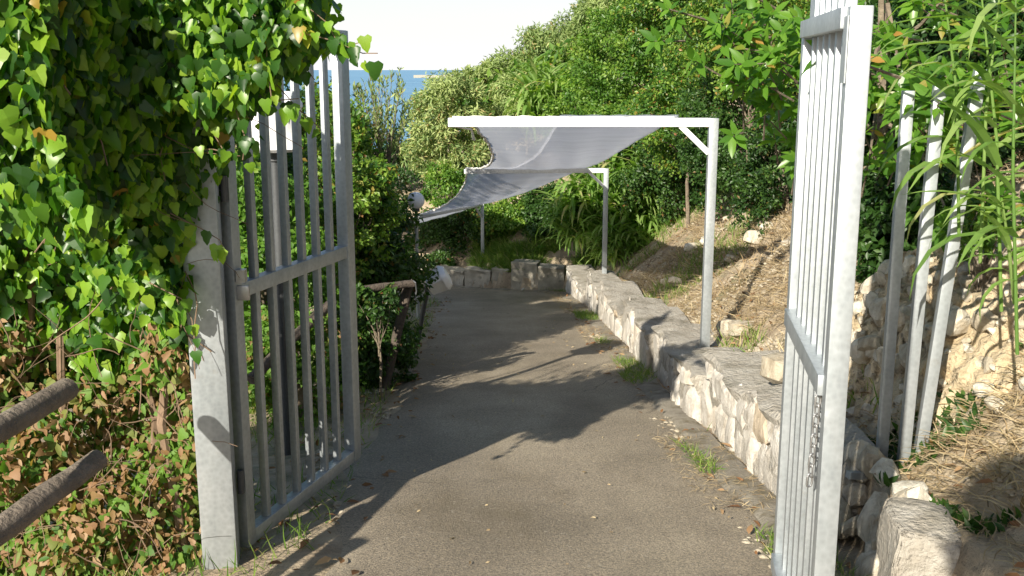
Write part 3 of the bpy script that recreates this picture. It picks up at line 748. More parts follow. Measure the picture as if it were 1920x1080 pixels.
def rough_block(lab, c, size, rz):
    m = MB(); m.box((0, 0, 0), size, None, .02)
    bmesh.ops.subdivide_edges(m.bm, edges=m.bm.edges[:], cuts=9, use_grid_fill=True)
    for v in m.bm.verts:
        q = v.co; v.co -= q * .35 * max(0, q.length / .30 - .75); v.co += Vector((math.sin(q.y * 19 + q.z * 23), math.sin(q.x * 21 + q.z * 17), math.sin(q.x * 15 + q.y * 13))) * .007 + Vector((random.uniform(-.003, .003), random.uniform(-.003, .003), random.uniform(-.002, .002)))
    o = m.build('concrete_block', M['wallcore'], None, True); o.location = c; o.rotation_euler = (0, R(2), rz); tag(o, lab, 'concrete block')
rough_block('rough pale concrete block at the foot of the rubble bank behind the right gate', (1.45, 3.45, CZ - 1.77), (.22, .34, .46), R(-10))
rough_block('lower pale stone block in the bottom right corner nearest the camera', (1.24, 3.0, CZ - 1.93), (.22, .34, .46), R(-4))

# ------------------------------------------------------------------ ivy at the left
def ivy_right(z):   # right boundary of the ivy (plan x) at height z relative to the camera
    return np.interp(z, [-2.2, -1.25, -.65, -.42, -.32, -.12, 0, .1, .3, 1.0], [-1.36, -1.30, -1.25, -1.16, -1.06, -.95, -.80, -.66, -.64, -.9])
def ivy_front(x, z):
    y = 3.62 + .12 * np.sin(x * 5.1 + z * 3.3) + .09 * np.sin(z * 6.7 - x * 4.2) + .05 * np.sin(x * 13 + z * 11)
    g = np.clip((z + .40) / .35, 0, 1)
    y = y + .20 - .85 * g / (1 + np.exp((x + 1.24 + .05 * np.sin(z * 9)) / .05))       # mass that stands forward at the left
    y = y - .42 * np.exp(-((x + 1.05) / .38) ** 4 - ((z - .32) / .16) ** 4)            # overhang above
    y = y - .22 * np.exp(-((x + 1.55) / .30) ** 2 - ((z + .80) / .28) ** 2)
    y = y + .30 * np.clip((-.75 - z) / .5, 0, 1)
    return y
iv = thing('ivy', 'dense glossy ivy mass climbing beside and over the left gate post', 'ivy', (-1.9, 3.9, float(ground(-1.9, 3.9))))
def ivy_points(n, zlo, zhi, depth):
    z = rng.uniform(zlo, zhi, n); xr = ivy_right(z) + rng.normal(0, .035, n)
    x = xr - (xr + 3.3) * rng.random(n) ** 1.35
    dth = depth * rng.random(n) ** 1.5
    y = ivy_front(x, z) + dth + rng.normal(0, .03, n)
    return x, y, z
x, y, z = ivy_points(21000, -1.35, .80, .50)
x2, y2, z2 = ivy_points(5000, -1.2, .80, .1); y2 = np.maximum(y2, 3.5) + .35 * rng.random(len(y2)); x2 = np.minimum(x2, -1.0)
m3 = 9000; z3 = rng.uniform(-.45, .78, m3); y3 = rng.uniform(2.9, 3.9, m3); x3 = -1.26 + .05 * np.sin(y3 * 8 + z3 * 7) - .28 * rng.random(m3) ** 1.5
m4 = 3800; z4 = rng.uniform(-.12, .36, m4); y4 = rng.uniform(3.3, 3.75, m4); x4 = np.minimum(rng.uniform(-1.3, -.62, m4), ivy_right(z4) + rng.normal(0, .03, m4))
x, y, z = np.concatenate([x, x2, x3, x4]), np.concatenate([y, y2, y3, y4]), np.concatenate([z, z2, z3, z4])
top_ = np.where(x > -1.85, .33, .33 - .9 * (-1.85 - x)) + .05 * np.sin(x * 17) - .22 * np.clip(y - 3.35, 0, 1)
keep = ~((x > -1.12) & (y > 3.95)) & (z < top_ + rng.normal(0, .045, len(x))); x, y, z = x[keep], y[keep], z[keep]
pos = np.stack([x, y, z + CZ], 1)
n = len(pos)
tip = unit(np.stack([rng.normal(0, .45, n), rng.normal(-.15, .3, n), rng.normal(-1, .35, n)], 1))
nrm = unit(np.stack([rng.normal(-.05, .5, n), rng.normal(-.85, .35, n), rng.normal(.55, .4, n)], 1))
size = rng.choice([.030, .042, .054, .068], n, p=[.22, .34, .30, .14]) * rng.uniform(.85, 1.15, n)
size = size * np.where(x > -1.15, .82, 1.0); tint = rng.random(n)
# sprigs hanging out in front of the gate
spr = MB(); sp_pos = []; sp_tip = []
sprigs = [[(330, 150), (400, 250), (430, 300)], [(420, 120), (450, 170), (500, 190), (560, 185)], [(470, 60), (560, 60), (620, 75), (680, 100), (708, 100)], [(440, 200), (460, 260), (455, 300)], [(380, 430), (412, 450), (424, 475)],
          [(520, 20), (560, 110), (590, 150)], [(480, 90), (520, 160), (560, 205), (600, 240)], [(560, 0), (610, 40), (640, 90), (690, 75)], [(330, 200), (300, 290), (310, 340)], [(500, 40), (500, 120), (510, 190)], [(420, 60), (470, 130), (480, 210)], [(360, 280), (400, 280), (440, 290)], [(340, 560), (360, 600), (366, 650)]]
for sg in sprigs:
    Y0 = random.uniform(3.35, 3.6)
    pts = [at(px, py, Y0 - .02 * k) for k, (px, py) in enumerate(sg)]
    spr.tube([at(sg[0][0] - 60, sg[0][1] - 30, Y0 + .15)] + pts, [.0025] + [.0018] * len(pts), 5, cap=False)
    for a_, b_ in zip(pts, pts[1:]):
        L_ = (b_ - a_).length; kk = max(2, int(L_ / .026))
        for k in range(kk):
            sp_pos.append(a_.lerp(b_, (k + .5) / kk) + Vector((random.uniform(-.025, .025), random.uniform(-.03, .0), random.uniform(-.03, .02)))); sp_tip.append((random.uniform(-.6, .6), random.uniform(-.5, .1), -1))
ns = len(sp_pos); pos = np.concatenate([np.array(sp_pos), pos]); tip = np.concatenate([unit(np.array(sp_tip)), tip])
nrm = np.concatenate([unit(np.stack([rng.normal(-.2, .5, ns), rng.normal(-.8, .3, ns), rng.normal(.6, .3, ns)], 1)), nrm])
size = np.concatenate([rng.uniform(.026, .054, ns), size]); tint = np.concatenate([rng.random(ns), tint]); n = len(pos)
spr.build('stem', M['twig'], iv)['kind'] = 'stuff'
# the 300 leaves nearest the viewer in frame are single parts
scr = pos - np.array((0, 0, CZ)); vis = (np.abs(scr[:, 0] / scr[:, 1]) < .5) & (scr[:, 2] / scr[:, 1] < .08)
score = size / scr[:, 1] * np.where(vis, 1, 0) * (1 + 1.2 * (scr[:, 1] < ivy_front(pos[:, 0], scr[:, 2]) + .02))
pick = np.argsort(-score)[:300]; rest = np.setdiff1d(np.arange(n), pick)
def leaf_objs(tps, mat, pick, pos, tip, nrm, size, parent):
    mes = []
    for tp in tps:
        TV, TF = T[tp]; me = bpy.data.meshes.new('leaf'); me.from_pydata([tuple(v) for v in TV], [], [tuple(int(q) for q in f) for f in TF]); me.materials.append(M[mat]); mes.append(me)
    B = frames(tip, nrm)
    pl = np.array(parent.location)
    for q in pick:
        o = bpy.data.objects.new('leaf', mes[int(q) % len(mes)]); COL.objects.link(o); o.parent = parent
        mt = Matrix(B[q].tolist()).to_4x4() @ Matrix.Scale(float(size[q]), 4); mt.translation = Vector(pos[q] - pl); o.matrix_basis = mt
leaf_objs(['ivy', 'ivy2', 'ivy3'], 'ivy', pick, pos, tip, nrm, size, iv)
parts = []
for q, tp in enumerate(('ivy', 'ivy2', 'ivy3')):
    sel = rest[rest % 3 == q]; parts.append(leaves(tp, pos[sel], tip[sel], nrm[sel], size[sel], tint[sel]))
v, f, tt = join_leaves(parts); o = mesh_np('foliage', v, f, M['ivy'], iv, tt); o['kind'] = 'stuff'
mb = MB()
for k in range(60):
    x0 = random.uniform(-2.0, -1.2); z0 = random.uniform(-1.1, .3); p = Vector((x0, float(ivy_front(x0, z0)) + .07, z0 + CZ)); pts = [p]
    d_ = Vector((random.uniform(-1, 1), random.uniform(-.2, .3), random.uniform(-1.6, .2))).normalized() * .04
    for s in range(8):
        d_ += Vector((random.uniform(-.014, .014), random.uniform(-.006, .006), random.uniform(-.012, .008))); p = p + d_; pts.append(p)
    mb.tube(pts, random.choice([.0012, .0018, .0026]), 5, cap=False)
for k in range(9): # thick vine trunks
    x0 = -1.35 - k * .2; mb.tube([(x0 + random.uniform(-.1, .1), 4.0 + random.uniform(-.1, .1), CZ + z_) for z_ in (-2.0, -1.4, -.8, -.2, .3)], [.02, .018, .014, .01, .006], 7, .1)
mb.build('stem', M['twig'], iv)['kind'] = 'stuff'
# berries in the ivy near the left frame edge
mb = MB()
for k in range(9):
    c_ = at(random.uniform(5, 36), random.uniform(346, 374), 3.12)
    bmesh.ops.create_icosphere(mb.bm, subdivisions=1, radius=.0055, matrix=Matrix.Translation(c_))
mb.build('berries', M['berry'], iv, True)

# dry scrub below the ivy
br = thing('bramble', 'tangle of dry brown and fresh green bramble leaves below the ivy at the lower left', 'bramble', (-1.7, 3.5, float(ground(-1.7, 3.5))))
n = 22000
z = rng.uniform(-2.15, -.95, n); x = -1.29 + .0 * z - rng.random(n) ** 1.2 * 2.0 + rng.normal(0, .03, n)
yf = 3.98 + .14 * (z + 1.0) + .10 * np.sin(x * 7 + z * 5) + .07 * np.sin(z * 13 - x * 9) - .25 * np.clip(-1.55 - x, 0, 1)
y = yf + .45 * rng.random(n) ** 1.6 + rng.normal(0, .03, n)
pos = np.stack([x, y, z + CZ], 1); ok = pos[:, 2] > ground(x, y) + .01; pos = pos[ok]; n = len(pos)
tip = unit(rdir(n) * .8 + np.array((0, -.2, -.7))); nrm = unit(rdir(n) * .6 + np.array((-.1, -.8, .5)))
pat = np.sin(pos[:, 0] * 6 + pos[:, 2] * 4) + np.sin(pos[:, 2] * 9 - pos[:, 0] * 3 + 1); tint = np.clip(rng.random(n) * .70 + .13 * pat - .10, 0, .999)
sz = rng.uniform(.02, .048, n)
h = n // 2
v, f, tt = join_leaves([leaves('ivy2', pos[:h], tip[:h], nrm[:h], sz[:h], tint[:h]), leaves('lance', pos[h:], tip[h:], nrm[h:], sz[h:] * 1.3, tint[h:])])
o = mesh_np('foliage', v, f, M['scrub'], br, tt); o['kind'] = 'stuff'
mb = MB()
for k in range(240):
    x0 = random.uniform(-2.5, -1.33); z0 = random.uniform(-2.05, -1.0); p = Vector((x0, 3.92 + .14 * (z0 + 1) + random.uniform(-.1, .15), z0 + CZ)); pts = [p]
    d_ = Vector((random.uniform(-1, 1), random.uniform(-.4, .2), random.uniform(-1, 1))).normalized() * random.uniform(.015, .035)
    for s in range(8): d_ += Vector((random.uniform(-.009, .009), random.uniform(-.003, .003), random.uniform(-.010, .005))); p = p + d_; pts.append(p)
    mb.tube(pts, random.choice([.0009, .0014, .0022]), 4, cap=False)
mb.build('twig', M['twig'], br)['kind'] = 'stuff'

# ------------------------------------------------------------------ bushes left of the path behind the gate
G_L = 'bushes left of the path'
ibush('shrub', 'bright yellow green small leaved shrub seen through the bars of the left gate', 'shrub', 480, 520, 150, 260, 7.4, 15000, 'bright', size=.055, clumps=120, ryd=.55, inner=.5)
ibush('shrub', 'low leafy shrub at ground level behind the left gate bars', 'shrub', 560, 690, 120, 110, 6.9, 7000, 'scrub', size=.05, clumps=70, ryd=.35, tsel=(0, .8))
ibush('shrub', 'tall mixed green shrub rising behind the free end of the left gate', 'shrub', 640, 400, 90, 170, 8.4, 11000, 'green', size=.055, clumps=90, ryd=.6)
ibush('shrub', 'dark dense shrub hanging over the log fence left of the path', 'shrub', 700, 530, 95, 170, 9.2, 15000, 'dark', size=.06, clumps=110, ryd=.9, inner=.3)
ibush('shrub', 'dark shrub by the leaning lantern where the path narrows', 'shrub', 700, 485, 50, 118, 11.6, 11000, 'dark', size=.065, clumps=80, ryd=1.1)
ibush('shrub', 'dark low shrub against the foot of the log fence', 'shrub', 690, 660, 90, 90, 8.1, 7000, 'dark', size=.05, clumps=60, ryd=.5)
ibush('shrub', 'light green shrub just right of the left gate, sunlit above the dark one', 'shrub', 690, 380, 50, 85, 10.5, 6000, 'green', size=.06, clumps=60, ryd=.6, tsel=(.3, 1))
# feathery tamarisk
def tamarisk():
    c = at(712, 205, 12.5); t = thing('tamarisk', 'thin feathery grey green tamarisk against the sea beside the left gate', 'tree', (c.x, c.y, float(ground(c.x, c.y))))
    mb = MB(); P_, D_ = [], []
    for k in range(46):
        a_ = Vector((c.x + random.uniform(-.1, .1), c.y, c.z - .9)); e = Vector((c.x + random.uniform(-.33, .36), c.y + random.uniform(-.3, .3), c.z + random.uniform(-.3, .55)))
        mid = a_.lerp(e, .5) + Vector((random.uniform(-.06, .06), 0, 0)); mb.tube([a_, mid, e], [.008, .005, .002], 4, cap=False)
        for s in range(30):
            q = mid.lerp(e, random.random()); P_.append(q); D_.append((random.uniform(-.5, .5), random.uniform(-.5, .5), random.uniform(.2, 1)))
    mb.build('trunk', M['bark'], t); P_ = np.array(P_); D_ = unit(np.array(D_)); n = len(P_)
    v, f, tt = leaves('slim', P_, D_, rdir(n), rng.uniform(.05, .10, n) , rng.random(n)); mesh_np('crown', v, f, M['silver'], t, tt)
tamarisk()

# ------------------------------------------------------------------ hill vegetation behind and right
spec = [
 ('grey green bush leaning out over the sea below the skyline', 845, 250, 75, 110, 21, 'silver', 9000),
 ('grey green bush just right of the breakwater on the skyline', 872, 190, 42, 55, 24, 'silver', 5000),
 ('silvery bush on the skyline right of the sea', 955, 172, 75, 66, 25, 'silver', 11000),
 ('large silvery bush below the open sky', 1048, 118, 72, 72, 25, 'silver', 12000),
 ('tall pale bush topping the slope at the top edge', 1150, 55, 78, 85, 23, 'silver', 12000),
 ('rusty green bush between the silvery ones above the net', 985, 190, 60, 50, 22, 'silver', 5000),
 ('small bright green bush above the white beam', 1090, 185, 45, 45, 19, 'bright', 3500),
 ('broad green bush above the right end of the beam', 1190, 130, 110, 120, 17, 'green', 16000),
 ('deep green bush high on the slope near the top edge', 1270, 40, 110, 100, 16, 'green', 14000),
 ('round green bush right above the beam corner', 1300, 190, 110, 110, 14, 'green', 15000),
 ('dark evergreen bush behind the first post', 1400, 230, 120, 170, 12.6, 'dark', 16000),
 ('dark bush in the corner behind the gate leaf', 1480, 330, 90, 150, 10.6, 'dark', 11000),
 ('dark green bush under the beam corner', 1270, 330, 110, 90, 15.5, 'dark', 10000),
 ('dark bush below the sea at the left', 800, 330, 90, 110, 23, 'dark', 10000),
 ('dim shrub behind the lower end of the net', 860, 445, 95, 75, 19.6, 'dark', 9000),
 ('dark shrub behind the third post', 965, 430, 75, 62, 19.0, 'green', 8000),
 ('dark shrub left of the reeds at the bend', 1035, 405, 55, 60, 18.3, 'dark', 7000),
 ('low dark shrub standing on the far blocks', 860, 500, 75, 28, 19.0, 'dark', 4500),
 ('bushy green shrub in the middle of the slope above the net', 1130, 230, 110, 70, 18.5, 'green', 9000),
 ('green shrub filling the slope between net and first post', 1215, 250, 80, 70, 16.5, 'green', 8000),
 ('dusky green tree high behind the laurel', 1420, 60, 130, 120, 12, 'green', 14000),
]
for lab, px, py, rx, ry, Y, mt, n in spec:
    sz = {'silver': .072, 'green': .060, 'dark': .062, 'bright': .08}[mt] * (Y / 17) ** .7
    ibush('bush', lab, 'bush', px, py, rx, ry, Y, int(n * 1.9), mt, leaf='tiny' if mt != 'silver' else 'slim', size=sz * (1.35 if mt == 'silver' else 1), clumps=int(n / 90), group='bushes covering the hillside', cl=.27, inner=.5, trunk=.03)
# far mass of hillside scrub behind everything (nobody could count it)
n = 60000
x = rng.uniform(-1.5, 16, n); y = rng.uniform(22, 44, n)
gz = ground(x, y); hgt = 2.2 + .8 * np.sin(x * .9 + y * .5) + .5 * np.sin(x * 2.3 - y * 1.7)
hgt = np.minimum(hgt, CZ + y * np.interp(x / y, [-.07, -.05, 0, .03, .06, .12, .6], [-.03, -.015, .0, .012, .03, .06, .3]) - gz)
ok = hgt > .3; x, y, gz, hgt = x[ok], y[ok], gz[ok], hgt[ok]; n = len(x)
z = gz + hgt * (1 - rng.random(n) ** 2 * .5)
pos = np.stack([x, y, z], 1)
v, f, tt = leaves('tiny', pos, rdir(n), unit(rdir(n) + np.array((0, -.5, .6))), rng.uniform(.12, .24, n), rng.random(n))
o = mesh_np('hillside_scrub', v, f, M['green'], None, tt); tag(o, 'continuous far scrub covering the hill behind the nearer bushes', 'scrub'); o['kind'] = 'stuff'

# ------------------------------------------------------------------ reeds
def reed(name, label, base, top, nleaf, ln, rad, thin=1.0, group=None, single=True, sd=0):
    r_ = random.Random(sd); base, top = Vector(base), Vector(top)
    t = thing(name, label, 'reed', tuple(base), group)
    m = MB(); mid = base.lerp(top, .5) + Vector((r_.uniform(-.03, .03), 0, 0)); m.tube([base - Vector((0, 0, .05)), mid, top], [rad, rad * .85, rad * .4], 8); m.build('stalk', M['reed'], t, True)
    P_, D_, N_, Sz = [], [], [], []
    for k in range(nleaf):
        s = .12 + .88 * k / nleaf; q = base.lerp(mid, s * 2) if s < .5 else mid.lerp(top, s * 2 - 1)
        a = (k % 2) * math.pi + r_.uniform(-.7, .7)
        P_.append(q); D_.append((math.cos(a) * .8, math.sin(a) * .6 - .1, r_.uniform(.2, 1.0))); N_.append((-math.cos(a) * .3, -math.sin(a) * .3, 1)); Sz.append(ln * r_.uniform(.6, 1.15))
    P_ = np.array(P_); D_ = unit(np.array(D_)); N_ = np.array(N_)
    leaf_objs(['blade', 'blade2', 'blade3'], 'reed', range(nleaf), P_, D_, N_, np.array(Sz), t)
rs = [((1880, 560), (1835, -60), 3.9, 15, .50), ((1840, 470), (1880, -60), 4.05, 14, .46), ((1800, 420), (1762, -80), 4.2, 13, .52), ((1910, 640), (1905, -20), 3.7, 14, .42), ((1940, 520), (1950, -50), 4.0, 12, .5)]
rlab = ['giant reed standing tallest in front of the rubble bank, drooping leaves over the fence bar', 'giant reed between the middle one and the right frame edge', 'giant reed nearest the fence bars with the longest hanging leaves', 'giant reed rising lowest from the bank at the right edge', 'giant reed partly cut by the right edge of the picture']
for k, (b_, t_, Y, nl, ln) in enumerate(rs): reed('reed', rlab[k], at(*b_, Y), at(*t_, Y), nl, ln, .007, group='giant reeds by the rubble bank', sd=k)
reed('reed', 'low fan of reed leaves sprouting from the face of the rubble bank', at(1905, 545, 3.9), at(1880, 380, 3.8), 12, .36, .008, group='giant reeds by the rubble bank', sd=11)
def reed_clump(label, px, py, w_, h_, Y, n, sz, mat='reed', dens=22):
    c = at(px, py, Y); s = Y / F; t = thing('reed_clump', label, 'reeds', (c.x, c.y, float(ground(c.x, c.y))))
    P_, D_, N_, S_ = [], [], [], []; mb = MB()
    for k in range(n):
        bx_ = c.x + random.uniform(-w_, w_) * s; by = c.y + random.uniform(-.5, .5) * w_ * s
        zt = c.z + h_ * s * random.uniform(.2, 1) * (1 - .4 * abs(bx_ - c.x) / (w_ * s)); zb_ = c.z - h_ * s
        lx = random.uniform(-.15, .15); top_ = Vector((bx_ + lx, by, zt)); bot = Vector((bx_, by, zb_))
        mb.tube([bot, top_], [.008, .004], 4, cap=False)
        for j in range(dens):
            q = bot.lerp(top_, .15 + .85 * random.random()); a = random.uniform(0, 6.28)
            P_.append(q); D_.append((math.cos(a) * .7, math.sin(a) * .7, random.uniform(.3, 1.1))); N_.append((-math.cos(a) * .3, -math.sin(a) * .3, 1)); S_.append(sz * random.uniform(.6, 1.2))
    mb.build('stalks', M['reed'], t)
    P_ = np.array(P_); D_ = unit(np.array(D_)); N_ = np.array(N_); S_ = np.array(S_); q3 = np.arange(len(P_)) % 3; tt0 = rng.random(len(P_))
    v, f, tt = join_leaves([leaves(tp, P_[q3 == q], D_[q3 == q], N_[q3 == q], S_[q3 == q], tt0[q3 == q]) for q, tp in enumerate(('blade', 'blade2', 'blade3'))])
    o = mesh_np('foliage', v, f, M[mat], t, tt); o['kind'] = 'stuff'
reed_clump('tall reed clump behind the second post, under the net edge', 1195, 365, 100, 95, 16.2, 54, .66)
reed_clump('reed clump left of the second post leaning over the path bend', 1100, 390, 50, 80, 16.2, 22, .6)
reed_clump('pale reed clump growing above the white beam', 1060, 190, 75, 70, 20, 30, .7)
ibush('bush', 'low bright bush in the grass above the far blocks', 'bush', 1020, 478, 55, 26, 18.0, 2600, 'bright', size=.07, clumps=30, trunk=.01)
reed_clump('short reed clump at the foot of the bank by the second post', 1180, 450, 60, 45, 15.6, 26, .42)
reed_clump('few reeds high on the slope among silvery bushes', 1010, 150, 40, 45, 21, 10, .6)

# ------------------------------------------------------------------ laurel at upper right
lt_ = thing('laurel_tree', 'broad leaved laurel tree with large shiny leaves behind the right gate', 'tree', (2.3, 6.4, float(ground(2.3, 6.4))))
cl = []
for (px, py, rx, ry, Y, k) in ((1440, 60, 130, 80, 5.6, 26), (1400, 110, 80, 50, 5.3, 14), (1470, 170, 70, 60, 5.6, 12), (1480, 280, 40, 30, 5.8, 6), (1700, 80, 120, 110, 5.6, 26), (1720, 260, 100, 120, 5.7, 20), (1850, 150, 110, 150, 5.8, 26), (1580, 60, 60, 80, 6.0, 12), (1850, 380, 70, 60, 5.2, 10), (1545, 95, 12, 8, 3.62, 2), (1700, 190, 30, 45, 4.35, 9), (1760, 180, 35, 45, 4.3, 9), (1825, 170, 30, 50, 4.4, 9), (1345, 60, 40, 30, 5.2, 5), (1780, 430, 40, 50, 5.2, 8)):
    for _ in range(k): cl.append(at(px + random.gauss(0, .55) * rx, py + random.gauss(0, .55) * ry, Y + random.uniform(-.15, .5)))
P_, D_, N_ = [], [], []; mb = MB(); hub = Vector((2.3, 6.6, CZ - .2))
mb.tube([(2.3, 6.4, float(ground(2.3, 6.4)) - .1), (2.35, 6.5, CZ - .9), hub, (2.2, 6.5, CZ + .9)], [.03, .028, .025, .012], 9, .08)
for c_ in cl:
    d0 = (Vector((-.6, -.75, .35)) + Vector((random.uniform(-.6, .6), random.uniform(-.4, .4), random.uniform(-.5, .5)))).normalized()
    mb.tube([c_ - d0 * .35, c_ - d0 * .1, c_], [.006, .004, .002], 4, cap=False)
    for j in range(random.randint(8, 13)):
        a = j * 2.4; s1 = d0.orthogonal().normalized(); s2 = d0.cross(s1); o_ = s1 * math.cos(a) + s2 * math.sin(a)
        P_.append(c_ - d0 * random.uniform(0, .12)); dd = (o_ * random.uniform(.5, 1.0) + d0 * random.uniform(.1, .8) + Vector((0, 0, -.15))); D_.append(dd); N_.append(d0 + Vector((0, 0, .6)) + Vector((random.uniform(-.3, .3), random.uniform(-.3, .3), 0)))
for k in range(16): e = random.choice(cl); mb.tube([hub + Vector((0, 0, random.uniform(-.3, .6))), hub.lerp(e, .5) + Vector((0, 0, .1)), e], [.02, .012, .005], 5, cap=False)
mb.build('branches', M['bark'], lt_, True)['kind'] = 'stuff'
P_ = np.array(P_); D_ = unit(np.array(D_)); N_ = unit(np.array(N_)); sz = rng.uniform(.07, .125, len(P_)); tn = rng.random(len(P_))
T['laurel'] = lance_t(.19, .25, .12); T['laurel2'] = lance_t(.16, .1, .3)
near = np.argsort(P_[:, 1] - sz * 4)[:300]; rest = np.setdiff1d(np.arange(len(P_)), near)
leaf_objs(['laurel', 'laurel2'], 'laurel', near, P_, D_, N_, sz, lt_)
v, f, tt = leaves('laurel', P_[rest], D_[rest], N_[rest], sz[rest], tn[rest]); o = mesh_np('foliage', v, f, M['laurel'], lt_, tt); o['kind'] = 'stuff'
# dark shrubs behind the laurel and reeds
ibush('bush', 'deep shaded bush behind the fence bars and reeds at the right', 'bush', 1780, 200, 260, 260, 8.0, 22000, 'dark', size=.08, clumps=120, ryd=1.0, inner=.3, trunk=.06)
ibush('bush', 'small round leaved bush at the top of the rubble bank beside the leaning bar', 'bush', 1830, 430, 45, 55, 4.75, 900, 'green', leaf='lance', size=.04, clumps=24, trunk=.012)
ibush('bush', 'dark undergrowth between fence bars and rubble bank', 'bush', 1690, 420, 90, 130, 6.5, 7000, 'dark', size=.07, clumps=60, ryd=.5, trunk=.02)

# ------------------------------------------------------------------ left shrubs, and an added unseen tree behind the camera, that shade path and bank
# (shrubs stand where the path shade comes from; the tree replaces the photographer's shadow)
bush('added_shade_tree', 'unseen tree added behind the camera to cast the photographer shadow on the lower right bank', 'tree', (-.26, -.92, CZ + .86), (.34, .34, .30), 2600, 'green', leaf='lance', size=.08, clumps=36, inner=.2, trunk=.03)
ibush('shrub', 'loose olive green shrub showing behind the top of the left gate bars', 'shrub', 590, 272, 95, 110, 11.2, 10000, 'green', size=.06, clumps=60, ryd=.6, tsel=(.2, 1))
ibush('shrub', 'dark leafy sprays covering the log rail beside the gate', 'shrub', 706, 568, 46, 42, 7.35, 1500, 'dark', size=.045, clumps=24, ryd=.2, trunk=.012)
bush('shrub', 'tall dark evergreen left of the path bend hidden behind the ivy', 'shrub', (-3.5, 11.5, CZ - .5), (1.3, 1.2, 1.3), 9000, 'dark', leaf='tiny', size=.10, clumps=80, inner=.2, trunk=.06)
bush('shrub', 'tall narrow shrub behind the ivy whose shade reaches the far wall', 'shrub', (-2.75, 7.2, CZ + .1), (.6, .7, .85), 6500, 'green', size=.075, clumps=60, inner=.2, trunk=.04)
ibush('shrub', 'small green shrub behind the round lamp globe', 'shrub', 835, 352, 52, 42, 19.5, 3500, 'green', size=.07, clumps=34, trunk=.02)
bush('shrub', 'dark low bush deep behind the lower end of the shade net', 'shrub', (-3.9, 13.2, CZ - 1.2), (1.2, 1, 1.2), 8000, 'dark', size=.09, clumps=70, inner=.2, trunk=.05)
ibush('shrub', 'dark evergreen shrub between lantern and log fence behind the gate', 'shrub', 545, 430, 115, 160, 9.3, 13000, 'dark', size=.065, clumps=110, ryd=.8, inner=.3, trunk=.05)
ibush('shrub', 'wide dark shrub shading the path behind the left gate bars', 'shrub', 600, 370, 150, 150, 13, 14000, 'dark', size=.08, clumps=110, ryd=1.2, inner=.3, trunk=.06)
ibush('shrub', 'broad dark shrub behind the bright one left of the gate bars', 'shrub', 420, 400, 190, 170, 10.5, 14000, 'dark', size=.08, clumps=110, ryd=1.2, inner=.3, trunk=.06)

# ------------------------------------------------------------------ ground cover: straw, grass, stones, litter
def scatter(name, label, cat, xy, tp, size, mat, up=1.0, spread=.6, dz=0, flat=False, tsel=(0, 1)):
    x, y = xy[:, 0], xy[:, 1]; n = len(x); z = ground(x, y) + dz
    pos = np.stack([x, y, z], 1)
    if flat: d = unit(np.stack([rng.normal(0, 1, n), rng.normal(0, 1, n), rng.normal(.05, .15, n)], 1)); nn = np.stack([rng.normal(0, .3, n), rng.normal(-.2, .3, n), np.ones(n)], 1)
    else: d = unit(np.stack([rng.normal(0, spread, n), rng.normal(0, spread, n), np.full(n, up)], 1)); nn = rdir(n)
    v, f, tt = leaves(tp, pos, d, nn, size * rng.uniform(.5, 1.3, n), rng.uniform(tsel[0], tsel[1], n))
    o = mesh_np(name, v, f, M[mat], None, tt); tag(o, label, cat); o['kind'] = 'stuff'; return o
def region(n, x0, x1, y0, y1, test, dist=None):
    x = rng.uniform(x0, x1, n); y = rng.uniform(y0, y1, n); k = test(x, y, sdist(x, y)); return np.stack([x[k], y[k]], 1)
nz = lambda x, y, a=1.7, p=0: np.sin(x * a * 1.9 + y * a + p) + np.sin(y * a * 1.7 - x * a * 1.1 + p * 2) + .6 * np.sin(x * a * 4.3 + y * a * 3.1)
bank = region(95000, 1.3, 4.2, 2.0, 14.5, lambda x, y, d: (d > .5) & (d < 2.6) & (nz(x, y) > -.9) & ~((y > 4.2) & (y < 6.6) & (x > 1.75)))
scatter('straw', 'dry straw strewn over the sunny bank', 'straw', bank, 'stick', .13, 'straw', flat=True, dz=.012)
fg = region(26000, 1.45, 3.4, 2.2, 4.9, lambda x, y, d: (d > .3) & (d < 2.2))
scatter('straw', 'matted dry straw at the foot of the rubble bank', 'straw', fg[:6500], 'stick', .13, 'straw', flat=True, dz=.014)
fd = region(5000, 1.3, 2.6, 3.3, 4.6, lambda x, y, d: (d > .22) & (d < 1.0) & (nz(x, y, 2.2, 1) > -.2))
scatter('weeds', 'dark weeds between gate foot, block and fence bars', 'weeds', fd[:900], 'lance', .06, 'dark', dz=.0, spread=.8)
sb = region(7000, 1.3, 3.6, 2.2, 13, lambda x, y, d: (d > .45) & (d < 2.4) & (nz(x, y, 1.2, 2) > .2))
scatter('straw', 'upright dry stalks on the bank', 'straw', sb, 'grass', .13, 'straw', dz=.0, spread=.9)
gb = region(26000, 1.2, 3.8, 4.6, 17.5, lambda x, y, d: (d > .42) & (d < 3) & (nz(x, y, 1.1, 4) > 1.0 - .12 * np.clip(y - 8, 0, 9)))
scatter('grass', 'green grass tufts on the bank above the wall', 'grass', gb, 'grass', .13, 'grass', spread=.5)
gf = region(40000, -.7, 1.6, 17, 20, lambda x, y, d: (d > .3) & (d < 1.5) & (nz(x, y, 2.5, 1) > -.8))
scatter('grass', 'thick bright grass above the far concrete blocks', 'grass', gf[:16000], 'grass', .20, 'grass', spread=1.0)
gl_ = region(30000, -4.5, 0, 3.6, 17, lambda x, y, d: (d < -PW + .04) & (d > -PW - 1.4) & (nz(x, y, 1.4, 1) > -1.2) & (rng.random(len(x)) < .7))
scatter('grass', 'rough grass and weeds along the left edge of the path', 'grass', gl_, 'grass', .10, 'grass', spread=.6)
gw = region(90000, -1, 1.4, 3.0, 17, lambda x, y, d: (d < -.0) & (d > -.26) & (nz(x, y, 1.6, 3) > .8))
